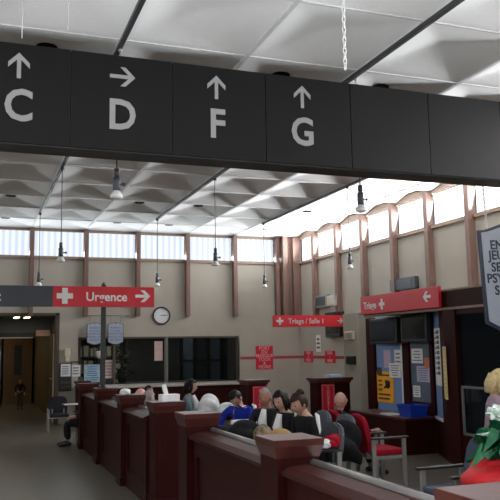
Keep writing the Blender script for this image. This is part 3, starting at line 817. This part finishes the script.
# ------------------------------------------------------------------ corridor fittings
def corridor():
    r = thing('corridor_doors', 'warm wooden double doors at the end of the dim corridor', 'door', (.3, 25.0, 0))
    for x0, x1 in ((-2.4, -.95), (-.9, .55), (.60, 1.50)):
        g = G(); g.box(x0 + .01, x1 - .01, 0, .06, 0, 2.05); g.build('leaf', 'door_wood', r)
        g = G(); xm = (x0 + x1) / 2; g.box(xm - .12, xm + .12, -.01, .0, .9, 1.85); g.build('vision_panel', 'black', r)
    g = G(); g.box(-2.45, 1.55, .02, .10, 2.05, 2.46); g.build('transom', 'corridor_wall', r)
    for x, d in ((.96, 'warm ceiling light on the left of the pair above the corridor'), (1.20, 'warm ceiling light on the right of the pair above the corridor')):
        r = thing('corridor_light', d, 'ceiling light', (x, 18.8, 2.47), group='corridor ceiling lights')
        g = G(); g.box(-.07, .07, -.28, .28, -.02, 0); g.build('frame', 'steel', r)
        g = G(); g.box(-.06, .06, -.27, .27, -.03, -.018); g.build('diffuser', 'tube_light', r)
    for k, yq in enumerate((22.0, 24.0)):
        r = thing('corridor_light', ('warm corridor ceiling light hidden behind the bulkhead, nearer one', 'warm corridor ceiling light before the wooden doors')[k], 'ceiling light', (.4, yq, 2.47), group='corridor ceiling lights')
        g = G(); g.box(-.3, .3, -.35, .35, -.02, 0); g.build('frame', 'steel', r)
        g = G(); g.box(-.27, .27, -.33, .33, -.03, -.018); g.build('diffuser', 'tube_light', r)
    r = thing('corridor_sign', 'long black sign strip across the corridor under the bulkhead', 'sign', (.2, 19.5, 2.04))
    g = G(); g.box(-2.2, 1.2, 0, .06, -.05, .06); g.build('panel', 'black', r)
    g = G(); g.box(-2.2, 1.2, -.006, 0, -.075, -.05); g.build('lower_edge', 'steel', r)
    r = thing('exit_sign', 'small pale pink sign at the right end of the bulkhead', 'sign', (1.64, 19.5, 2.10))
    g = G(); g.box(-.17, .17, 0, .08, -.085, .065, .006); g.build('box', 'paper_pink', r)
    g = G(); g.box(-.13, .13, -.006, .0, -.03, .02); g.build('stripe', 'letter_red', r)
    r = thing('open_door', 'open corridor door leaf seen edge-on with a pale edge', 'door', (1.80, 18.0, 0))
    g = G(); g.box(-.05, .0, 0, .95, .01, 2.03, .004); g.build('leaf', 'door_wood', r)
    g = G(); g.box(-.052, -.012, -.006, 0, .01, 2.03); g.build('edge', 'cream', r)
    g = G(); g.tube([(-.05, .12, 1.0), (-.10, .12, 1.0), (-.10, .24, 1.0)], .012, 8); g.build('handle', 'steel', r)
    r = thing('lit_kiosk', 'lit pale blue panel at the left edge of the corridor', 'kiosk', (.50, 19.3, 0))
    g = G(); g.box(-.35, .16, 0, .3, 0, 1.75, .02); g.build('cabinet', 'sign_grey', r)
    g = G(); g.box(-.30, .12, -.01, 0, 1.12, 1.66); g.build('screen', 'screen_lit', r)
corridor()

# ------------------------------------------------------------------ waiting-room chairs
def chair(loc, rz, label, fab, S=.88, arms=True, group='upholstered waiting chairs'):
    r = thing('waiting_chair', label, 'chair', loc, rz, group, S)
    g = G(); g.box(-.25, .25, -.22, .27, .40, .48, .03); g.build('seat', fab, r)
    g = G(); T = Matrix.Translation((0, -.25, .50)) @ Matrix.Rotation(math.radians(10), 4, 'X')
    n = 9; P = []
    for side in (0, 1):
        for k in range(n):
            pass
    outline = [(-.24, -.06), (-.26, .12), (-.25, .33), (-.20, .415), (-.10, .445), (0, .45), (.10, .445), (.20, .415), (.25, .33), (.26, .12), (.24, -.06)]
    b = G(); b.prism(outline, -.035, .035); bmesh.ops.bevel(b.bm, geom=[e for e in b.bm.edges], offset=.018, segments=2, affect='EDGES')
    g.merge(b.bm, T); g.build('backrest', fab, r)
    for s in (-1, 1):
        g = G()
        g.box(s * .29 - .014, s * .29 + .014, .20, .26, 0, .62, .005); g.build('leg', 'steel', r)
        g = G(); g.box(s * .29 - .014, s * .29 + .014, -.26, -.20, 0, .62, .005); g.build('leg', 'steel', r)
        if arms:
            g = G(); g.box(s * .29 - .03, s * .29 + .03, -.27, .30, .62, .65, .012); g.build('armrest', 'rubber', r)
    g = G(); g.box(-.29, .29, .18, .21, .36, .40); g.box(-.29, .29, -.22, -.19, .36, .40)
    for s in (-1, 1): g.box(s * .28 - .012, s * .28 + .012, -.22, .21, .36, .40); g.box(s * .16 - .015, s * .16 + .015, -.27, -.20, .36, .60)
    g.build('frame', 'steel', r)
    return r
WEST, EAST = PI / 2, -PI / 2           # local +y turned to -x / +x
XA_, XB_, XP_ = 3.94, 4.62, 3.36
chair((XA_, 5.55, 0), WEST, 'empty blue-grey waiting chair with black armrests left of the parcel', 'fabric_blue')
chair((XA_, 8.15, 0), WEST, 'grey waiting chair with a black coat thrown over it', 'fabric_grey')
for y, d in ((7.50, 'grey waiting chair under the woman with dark pinned-up hair'), (8.07, 'grey waiting chair under the black-haired woman with a bob'), (8.64, 'grey waiting chair under the man facing the camera'), (9.42, 'grey waiting chair under the boy in blue')):
    chair((XP_ + .10, y, 0), WEST, d, 'fabric_grey', S=.86)
chair((XA_, 8.78, 0), WEST, 'empty grey waiting chair back to back with the bald man', 'fabric_grey')
r = thing('side_table', 'low dark side table under the red and green parcel', 'table', (4.02, 4.98, 0))
g = G(); g.box(-.26, .26, -.24, .24, .40, .43, .006); g.build('tabletop', 'rubber', r)
for sx in (-1, 1):
    for sy2 in (-1, 1):
        g = G(); g.box(sx * .22 - .018, sx * .22 + .018, sy2 * .20 - .018, sy2 * .20 + .018, 0, .40); g.build('leg', 'rubber', r)
chair((XB_, 8.12, 0), EAST, 'empty red waiting chair facing the booth, in front of the bald man', 'fabric_red')
chair((XB_, 8.77, 0), EAST, 'red waiting chair under the bald man', 'fabric_red')
r = thing('round_stool', 'black stool under the blond woman, hidden behind the parcel', 'stool', (5.16, 6.62, 0))
g = G(); g.lathe([(.17, .44), (.19, .47), (.18, .495), (.05, .50)], n=20); g.build('seat', 'rubber', r)
g = G(); g.lathe([(.22, 0), (.22, .015), (.03, .04), (.025, .45)], n=20); g.build('pedestal', 'steel', r)
chair((2.30, 10.50, 0), EAST, 'waiting chair against the dark partition under the pink-headed sitter', 'fabric_grey')
chair((2.32, 9.62, 0), EAST, 'waiting chair against the dark partition under the grey-haired sitter', 'fabric_grey')
chair((2.60, 11.85, 0), PI, 'waiting chair under the man with a ruddy face', 'fabric_grey')
chair((3.50, 12.70, 0), -2.3, 'waiting chair under the woman in the grey-green jacket', 'fabric_grey')
chair((1.70, 16.05, 0), PI, 'grey chair by the back wall beside the corridor opening', 'cloth_dark', arms=False, S=.74)
chair((1.98, 13.55, 0), WEST, 'dark chair beyond the last post under the person with papers', 'fabric_blue')
# ------------------------------------------------------------------ people
def skin_bm(nodes, edges, sub=1):
    """nodes: {key: (co, radius)}; grows one continuous surface along the edges"""
    keys = list(nodes); idx = {k: i for i, k in enumerate(keys)}
    me = bpy.data.meshes.new('bones'); me.from_pydata([nodes[k][0] for k in keys], [(idx[a], idx[b]) for a, b in edges], [])
    o = bpy.data.objects.new('bones', me); COL.objects.link(o)
    m = o.modifiers.new('skin', 'SKIN'); m.use_smooth_shade = True; m.branch_smoothing = .6
    for i, k in enumerate(keys):
        r = nodes[k][1]; r = r if isinstance(r, tuple) else (r, r)
        me.skin_vertices[0].data[i].radius = r; me.skin_vertices[0].data[i].use_root = (i == 0)
    s = o.modifiers.new('sub', 'SUBSURF'); s.levels = sub; s.render_levels = sub
    dg = bpy.context.evaluated_depsgraph_get()
    out = bpy.data.meshes.new_from_object(o.evaluated_get(dg)); b = bmesh.new(); b.from_mesh(out)
    for f in b.faces: f.smooth = True
    bpy.data.objects.remove(o); bpy.data.meshes.remove(me); bpy.data.meshes.remove(out)
    return b
def head_shape(grow=1.0, cut=None):
    b = bmesh.new(); bmesh.ops.create_uvsphere(b, u_segments=24, v_segments=18, radius=1)
    for v in b.verts:
        x, y, z = v.co
        j = 1 - .30 * max(0, -z) ** 1.4                      # jaw narrows
        X = x * .076 * j; Y = y * .096 * (1 - .12 * max(0, -z)); Z = z * .122
        if y > .55:
            nose = math.exp(-((x / .20) ** 2)) * math.exp(-(((z + .12) / .22) ** 2)); Y += .026 * nose * (1 if z < .1 else .5)
            for s in (-1, 1): Y -= .012 * math.exp(-(((x - s * .40) / .20) ** 2) - (((z - .08) / .12) ** 2))
            Y += .006 * math.exp(-((x / .3) ** 2) - (((z + .52) / .10) ** 2)); Y += .008 * math.exp(-((x / .3) ** 2) - (((z + .85) / .15) ** 2))
        if y < 0 and z < -.3: Y *= 1 - .35 * (-z - .3)
        v.co = Vector((X, Y, Z)) * grow
    if cut:
        bmesh.ops.delete(b, geom=[v for v in b.verts if cut(v.co)], context='VERTS')
    for f in b.faces: f.smooth = True
    return b
def add_hand(g, w, d, n, side, curl=.5, k=1.0):
    """palm and five bent fingers; w wrist, d pointing along the hand, n out of the back of the hand, side +1/-1 thumb side"""
    d = Vector(d).normalized(); n = Vector(n); n = (n - d * n.dot(d)).normalized(); s = d.cross(n) * side; w = Vector(w)
    g.tube([w - d * .02, w + d * .02, w + d * .06, w + d * .09], [.024, .032, .036, .026], 8)
    for i, ln in enumerate((.072, .082, .076, .058)):
        p = w + d * .085 + s * (.027 - .018 * i); a = 0; pts = [p - d * .02, p]; 
        for q in (.45, .32, .23):
            a += curl * .75; p = p + (d * math.cos(a) - n * math.sin(a)) * ln * q; pts.append(p)
        g.tube(pts, [.0095, .0095, .009, .008, .006], 6)
    p = w + d * .025 + s * .028
    g.tube([p, p + s * .025 + d * .022, p + s * .034 + d * .05 - n * .01, p + s * .026 + d * .074 - n * .016], [.012, .012, .010, .007], 6)

def person(label, loc, rz, skin='skin', hair='hair_brown', style='short', top='cloth_black', legs='cloth_dark', shoes='black', lean=0.0, head=(0, 0, 0),
           wrists=None, elbows=None, S=.88, stand=False, stripe=None, shirt=None, seat_z=.50, knees=None, feet=None, sleeves=True, turn=0.0):
    r = thing('person', label, 'person', loc, rz, None, S)
    B = seat_z if not stand else .92
    RX = Matrix.Rotation(-lean, 3, 'X') @ Matrix.Rotation(turn, 3, 'Z')
    def U(x, y, z): return Vector((0, 0, B)) + RX @ Vector((x, y, z - .0))
    pel = Vector((0, 0, B + .02)); sp = U(0, .0, .20); ch = U(0, .01, .40); nb = U(0, .0, .53); nk = U(0, .015, .60)
    hc = U(0, .035, .60) + RX @ Vector((0, .005, .062))
    sh = [U(s * .17, 0, .475) for s in (-1, 1)]
    if elbows is None: elbows = [(-.24, .10, .24), (.24, .10, .24)]
    if wrists is None: wrists = [(-.10, .33, .20), (.10, .33, .20)]
    el = [Vector((0, 0, B)) + Vector(e) if lean < .5 else Vector((0, 0, B)) + Vector(e) for e in elbows]
    wr = [Vector((0, 0, B)) + Vector(w) for w in wrists]
    if stand:
        hp = [Vector((s * .09, 0, B - .04)) for s in (-1, 1)]; kn = [Vector((s * .10, .03, .50)) for s in (-1, 1)]; an = [Vector((s * .10, -.01, .09)) for s in (-1, 1)]
    else:
        hp = [Vector((s * .10, .03, B + .01)) for s in (-1, 1)]
        kn = [Vector(k) for k in knees] if knees else [Vector((s * .12, .46, B + .02)) for s in (-1, 1)]
        an = [Vector(k) for k in feet] if feet else [Vector((s * .12, .44, .09)) for s in (-1, 1)]
    N = {'p': (pel, .125), 's': (sp, .12), 'c': (ch, .135), 'n': (nb, .065), 'k': (nk, .055), 'h': (U(0, .02, .64), .05)}
    E = [('p', 's'), ('s', 'c'), ('c', 'n'), ('n', 'k'), ('k', 'h')]
    for i, s in enumerate('lr'):
        N.update({'S' + s: (sh[i], .062), 'E' + s: (el[i], .042), 'W' + s: (wr[i], .027), 'H' + s: (hp[i], .085), 'K' + s: (kn[i], .058), 'A' + s: (an[i], .038)})
        E += [('c', 'S' + s), ('S' + s, 'E' + s), ('E' + s, 'W' + s), ('p', 'H' + s), ('H' + s, 'K' + s), ('K' + s, 'A' + s)]
    g = G(); g.merge(skin_bm(N, E))
    Rh = RX.to_4x4() @ Euler(head).to_matrix().to_4x4() if True else None
    Th = Matrix.Translation(hc) @ Rh
    g.merge(head_shape(), Th)
    for s in (-1, 1): g.ball((s * .078, -.005, -.008), (.010, .022, .034), T=Th, u=8, v=6)
    for i in (0, 1):
        d = (wr[i] - el[i]).normalized(); add_hand(g, wr[i] + d * .01, d, (0, 0, 1), 1 if i == 0 else -1, curl=.55)
    body = g.build('body', skin, r)
    # face details, hair, clothing
    g = G()
    for s in (-1, 1): g.ball((s * .031, .079, .012), (.013, .010, .007), T=Th, u=8, v=6)
    g.build('eyes', 'eye', r)
    g = G(); g.tube([Th @ Vector((-.024, .078, -.066)), Th @ Vector((0, .086, -.064)), Th @ Vector((.024, .078, -.066))], .005, 6); g.build('mouth', 'lip', r)
    if style != 'bald':
        g = G()
        cut = lambda c: (c.y > .035 and c.z < .068) or (c.z < -.045 and c.y > -.02) or c.z < -.075 or (c.y > .0 and abs(c.x) > .03 and style == 'short' and c.z < -.01)
        if style == 'fringe': cut = lambda c: (c.y > .05 and c.z < .03) or (c.y > 0 and c.z < -.03) or c.z < -.08
        g.merge(head_shape(1.16 if style != 'short' else 1.09, cut), Th)
        if style in ('bun',): g.ball((0, -.07, .105), (.052, .05, .045), T=Th, u=12, v=8, jit=.06)
        if style in ('bob', 'long'):
            dn = -.14 if style == 'bob' else -.20
            g.tube([Th @ Vector((0, -.045, .06)), Th @ Vector((0, -.06, -.05)), Th @ Vector((0, -.06, dn))], [.075, .085, .06], 12)
            for s in (-1, 1): g.tube([Th @ Vector((s * .06, .02, .08)), Th @ Vector((s * .082, .015, -.02)), Th @ Vector((s * .07, .01, dn + .02))], [.025, .032, .016], 8)
        g.build('hair', hair, r)
    J = {'p': (pel + Vector((0, 0, .0)), .145), 's': (sp, .14), 'c': (ch, .155), 'n': (U(0, 0, .515), .075)}
    JE = [('p', 's'), ('s', 'c'), ('c', 'n')]
    for i, s in enumerate('lr'):
        J.update({'S' + s: (sh[i], .078), 'E' + s: (el[i], .056)}); JE += [('c', 'S' + s), ('S' + s, 'E' + s)]
        if sleeves: J['W' + s] = (wr[i] - (wr[i] - el[i]).normalized() * .03, .040); JE.append(('E' + s, 'W' + s))
    g = G(); g.merge(skin_bm(J, JE)); jk = g.build('jacket' if sleeves else 'shirt', top, r)
    if shirt:
        g = G(); a = U(0, .135, .20); b = U(0, .15, .36); c = U(0, .085, .51)
        g.tube([a, b, c], [.055, .062, .034], 10); g.build('shirt_front', shirt, jk)
    if stripe:
        for i in (0, 1):
            out = Vector(((-1, 1)[i], 0, 0)); g = G()
            pts = [sh[i] + Vector((0, -.03, .066)), sh[i] + out * .05 + Vector((0, -.02, .045)), (sh[i] + el[i]) / 2 + out * .044 + Vector((0, -.02, 0)), el[i] * .8 + sh[i] * .2 + out * .034]
            g.tube(pts, [.012, .026, .022, .010], 8)
            g.build('white_stripe', stripe, jk)
    Tt = {'p': (pel - Vector((0, 0, .01)), .135)}; TE = []
    for i, s in enumerate('lr'):
        Tt.update({'H' + s: (hp[i], .098), 'K' + s: (kn[i], .073), 'A' + s: (an[i] + Vector((0, 0, .03)), .058)}); TE += [('p', 'H' + s), ('H' + s, 'K' + s), ('K' + s, 'A' + s)]
    g = G(); g.merge(skin_bm(Tt, TE)); g.build('trousers', legs, r)
    for i in (0, 1):
        g = G(); f = an[i]
        g.tube([f + Vector((0, -.06, -.045)), f + Vector((0, 0, -.035)), f + Vector((0, .08, -.05)), f + Vector((0, .17, -.06)), f + Vector((0, .20, -.065))], [.036, .046, .044, .036, .015], 10)
        g.build('shoe', shoes, r)
    return r

person('woman with dark pinned-up hair in a black jacket with white sleeve patches, looking down', (XP_ + .12, 7.50, 0), WEST + .15, hair='hair_brown', style='bun', top='cloth_black', legs='cloth_black',
       lean=.22, head=(-.25, 0, .0), stripe='cloth_white', wrists=[(-.12, .40, .16), (.12, .42, .16)], S=.93, seat_z=.47)
person('woman with a black bob and black jacket beside the woman with pinned-up hair', (XP_ + .11, 8.07, 0), WEST + .2, hair='hair_black', style='bob', top='cloth_black', legs='cloth_dark',
       lean=.18, head=(-.12, 0, .3), wrists=[(-.10, .36, .18), (.12, .38, .2)], S=.92, seat_z=.47, shirt='cloth_white')
person('grey-haired man in a dark jacket facing the camera between the boy and the women', (XP_ + .06, 8.66, 0), WEST + .7, skin='skin_dark', hair='hair_grey', style='short', top='cloth_dark', legs='cloth_dark', lean=.08, head=(-.1, 0, .2), shirt='cloth_white', S=.90, seat_z=.49)
person('boy in a bright blue top bending forward over white papers', (3.44, 9.40, 0), WEST + .6, hair='hair_black', style='short', top='cloth_blue', legs='cloth_black', lean=.42, head=(-.55, 0, 0),
       elbows=[(-.27, .28, .30), (.29, .26, .30)], wrists=[(-.22, .52, .14), (.16, .50, .16)], stripe='cloth_white', S=.94, seat_z=.47)
person('bald man in a black jacket seen from behind with his arm on the armrest', (XB_ - .12, 8.77, 0), EAST, skin='skin', style='bald', top='cloth_black', legs='cloth_dark', lean=-.12, head=(-.02, 0, -.1), S=.85, seat_z=.45,
       elbows=[(-.26, .02, .22), (.30, .06, .20)], wrists=[(-.14, .30, .18), (.30, .34, .22)], feet=[(-.13, .50, .09), (.14, .46, .09)])
person('blond woman in a mauve jumper with folded arms by the dark booth window', (5.16, 6.62, 0), EAST - .5, hair='hair_blond', style='bob', top='cloth_mauve', legs='cloth_denim', lean=.05, head=(-.2, 0, 0), S=1.0, seat_z=.58,
       elbows=[(-.25, .14, .24), (.25, .14, .24)], wrists=[(.10, .24, .22), (-.10, .27, .26)])
person('dark-haired woman in a grey-green jacket and white shirt beside the white bag', (3.50, 12.68, 0), -2.05, skin='skin', hair='hair_black', style='bob', top='cloth_greyblue', legs='cloth_dark', lean=.05, head=(-.05, 0, .1), shirt='cloth_white', S=.96, seat_z=.37)
person('ruddy-faced man sitting sideways behind the tissue box', (2.62, 11.85, 0), PI, skin='skin_dark', hair='hair_brown', style='short', top='cloth_dark', legs='cloth_dark', head=(0, 0, .5), lean=.1, S=.84, seat_z=.50)
person('grey-haired person seen from behind just beyond the tissue box post', (2.08, 9.62, 0), EAST, hair='hair_grey', style='bob', top='cloth_dark', legs='cloth_dark', lean=.05, head=(-.1, 0, .1), S=.82, seat_z=.56)
person('person with a pale pink bald head leaning behind the dark partition', (2.13, 10.50, 0), EAST, skin='skin_pink', style='bald', top='cloth_tan', legs='cloth_dark', lean=.1, head=(-.2, 0, .2), S=.84, seat_z=.53)
person('person in black trousers sitting beyond the last partition post with papers on the lap', (1.96, 13.55, 0), WEST, hair='hair_black', style='short', top='cloth_black', legs='cloth_black', lean=-.28, head=(-.3, 0, 0),
       elbows=[(-.24, .04, .22), (.24, .04, .22)], wrists=[(-.10, .32, .14), (.10, .32, .14)], S=.84, seat_z=.44)
person('dark-clad person standing far down the corridor', (1.30, 22.6, 0), PI, S=.50, hair='hair_brown', style='short', top='cloth_black', legs='shelf', stand=True,
       elbows=[(-.26, .02, .24), (.26, .02, .24)], wrists=[(-.25, .12, .02), (.25, .12, .02)])

# ------------------------------------------------------------------ belongings
def heap(name, label, cat, m, loc, r3, seed, jit=.10, group=None, extra=None, u=16, v=11):
    g = G(); rr = random.Random(seed)
    b = bmesh.new(); bmesh.ops.create_icosphere(b, subdivisions=4, radius=1)
    ph = [(rr.uniform(1.5, 5), rr.uniform(1.5, 5), rr.uniform(1.5, 5), rr.uniform(0, 6)) for _ in range(7)]
    for q in b.verts:
        p = q.co.copy(); k = 1 + jit * sum(math.sin(a * p.x + c * p.y + d * p.z + e) for a, c, d, e in ph) / 2.2
        q.co = Vector((p.x * r3[0], p.y * r3[1], max(p.z, -.55) * r3[2])) * k
    g.merge(b, Matrix.Translation(loc), smooth=True)
    if name is None: return g
    return solo(g, name, m, label, cat, group)
heap('draped_coat', 'black coat thrown over the grey chair behind the empty red chair', 'coat', 'cloth_black', (4.02, 7.90, .46), (.23, .18, .26), 3, .16)
heap('shopping_bag', 'red crumpled bag on the chair arm beside the woman with pinned-up hair', 'bag', 'fabric_red', (3.55, 7.20, .635), (.095, .08, .075), 5, .2)
heap('sunlit_garment', 'bunched white scarf with sunlight painted into its white, against the red bag', 'garment', 'bag_white', (3.45, 7.14, .625), (.05, .05, .045), 6, .2)  # white colour stands in for sunlit clothes beside the bag
heap('white_bag', 'large white plastic bag beside the woman in the grey-green jacket', 'bag', 'bag_white', (3.72, 12.15, .66), (.19, .18, .19), 8, .16)
heap('white_bundle', 'smaller white bundle right of the large white bag', 'bundle', 'bag_white', (4.04, 12.1, .60), (.17, .16, .13), 9, .16)
heap('tan_handbag', 'rounded tan handbag on the lap of the woman with pinned-up hair', 'bag', 'cloth_tan', (3.08, 7.45, .68), (.13, .17, .11), 11, .06)
heap('checked_bag', 'beige checked bag left of the tan handbag', 'bag', 'cloth_check', (2.98, 7.72, .66), (.11, .12, .15), 12, .08)
heap('dark_coat', 'dark coat bundled between the boy and the women', 'coat', 'cloth_black', (2.98, 8.35, .62), (.20, .26, .17), 14, .16)
heap('dark_rucksack', 'dark rucksack on the knees of the boy in blue', 'bag', 'cloth_dark', (2.93, 8.86, .55), (.20, .22, .15), 15, .12)
g = G(); rr = random.Random(2)
for k in range(5):
    a = rr.uniform(-.5, .5); g.box(-.15, .15, -.11, .11, .012 * k, .012 * k + .004, T=Matrix.Translation((3.22 + rr.uniform(-.06, .08), 8.92 + rr.uniform(-.08, .08), .66)) @ Matrix.Rotation(a, 4, 'Z') @ Matrix.Rotation(.3, 4, 'X'))
solo(g, 'white_papers', 'paper', 'spread white papers under the chest of the boy in blue', 'papers')
g = G()
for k in range(3): g.box(-.14, .14, -.12, .12, .006 * k, .006 * k + .004, T=Matrix.Translation((1.66, 13.5, .70)) @ Matrix.Rotation(.15 * k, 4, 'Z'))
solo(g, 'lap_papers', 'paper', 'white papers on the knees of the person beyond the last post', 'papers')
def tissue_box():
    r = thing('tissue_box', 'pale tissue box with a white tissue standing up on the partition end post', 'tissue box', (1.99, 7.93, PH), .15)
    g = G(); g.box(-.10, .10, -.06, .06, 0, .075, .006); g.build('carton', 'cloth_white', r)
    g = G(); P = [(-.02, 0), (.02, 0), (.005, .06), (-.012, .115), (-.05, .105), (-.04, .05)]
    g.prism([(x - .03, z + .07) for x, z in P], -.012, .006); g.prism([(x - .028, z * .9 + .07) for x, z in P], .012, .022); g.build('tissue', 'bag_white', r)
tissue_box()
heap('white_cloth', 'small white cloth lying on the post cap in front of the pink-headed person', 'cloth', 'bag_white', (1.80, 9.42, 1.105), (.07, .09, .05), 21, .08)
def crumple(g, c, r3, seed, amp=.22, sub=3):
    b = bmesh.new(); bmesh.ops.create_icosphere(b, subdivisions=sub, radius=1); rr = random.Random(seed)
    for q in b.verts:
        p = q.co; k = 1 + rr.uniform(-amp, amp)
        q.co = Vector((p.x * r3[0] * k, p.y * r3[1] * k, max(p.z, -.6) * r3[2] * k))
    return g.merge(b, Matrix.Translation(c))
def parcel():
    r = thing('wrapped_parcel', 'big parcel of red cloth and shiny green and silver foil at the right edge', 'parcel', (4.0, 4.98, .43), scale=1.12)
    g = heap(None, '', '', '', (-.02, .0, .15), (.34, .29, .18), 31, .12); g.build('red_wrap', 'wrap_red', r)
    g = G(); crumple(g, (.06, -.04, .38), (.25, .26, .19), 32)
    rr = random.Random(4)
    for k in range(16):                                          # pointed folds of foil
        a = k / 16 * 2 * PI + rr.uniform(-.2, .2); z = rr.uniform(.28, .46); d = Vector((math.cos(a), math.sin(a), 0)); t = Vector((-d.y, d.x, 0))
        p = Vector((.06, -.04, z)) + d * .20; q = p + d * rr.uniform(.12, .20) + Vector((0, 0, rr.uniform(-.14, -.02)))
        v = g._v([p + t * .06 + Vector((0, 0, .03)), q, p - t * .06 + Vector((0, 0, .03)), p + d * .06 + Vector((0, 0, .07)), p - Vector((0, 0, .06))])
        g.face([v[0], v[1], v[3]]); g.face([v[3], v[1], v[2]]); g.face([v[0], v[4], v[1]]); g.face([v[2], v[1], v[4]])
    g.build('green_foil', 'foil_green', r)
    g = G(); crumple(g, (.08, -.20, .52), (.14, .10, .10), 33, .3); g.build('silver_foil', 'foil_silver', r)
    g = G(); crumple(g, (-.04, .02, .58), (.08, .08, .06), 35, .3); g.build('silver_foil', 'foil_silver', r)
    g = G(); crumple(g, (.14, .0, .62), (.14, .13, .09), 36, .3); g.build('green_foil', 'foil_green', r)
parcel()
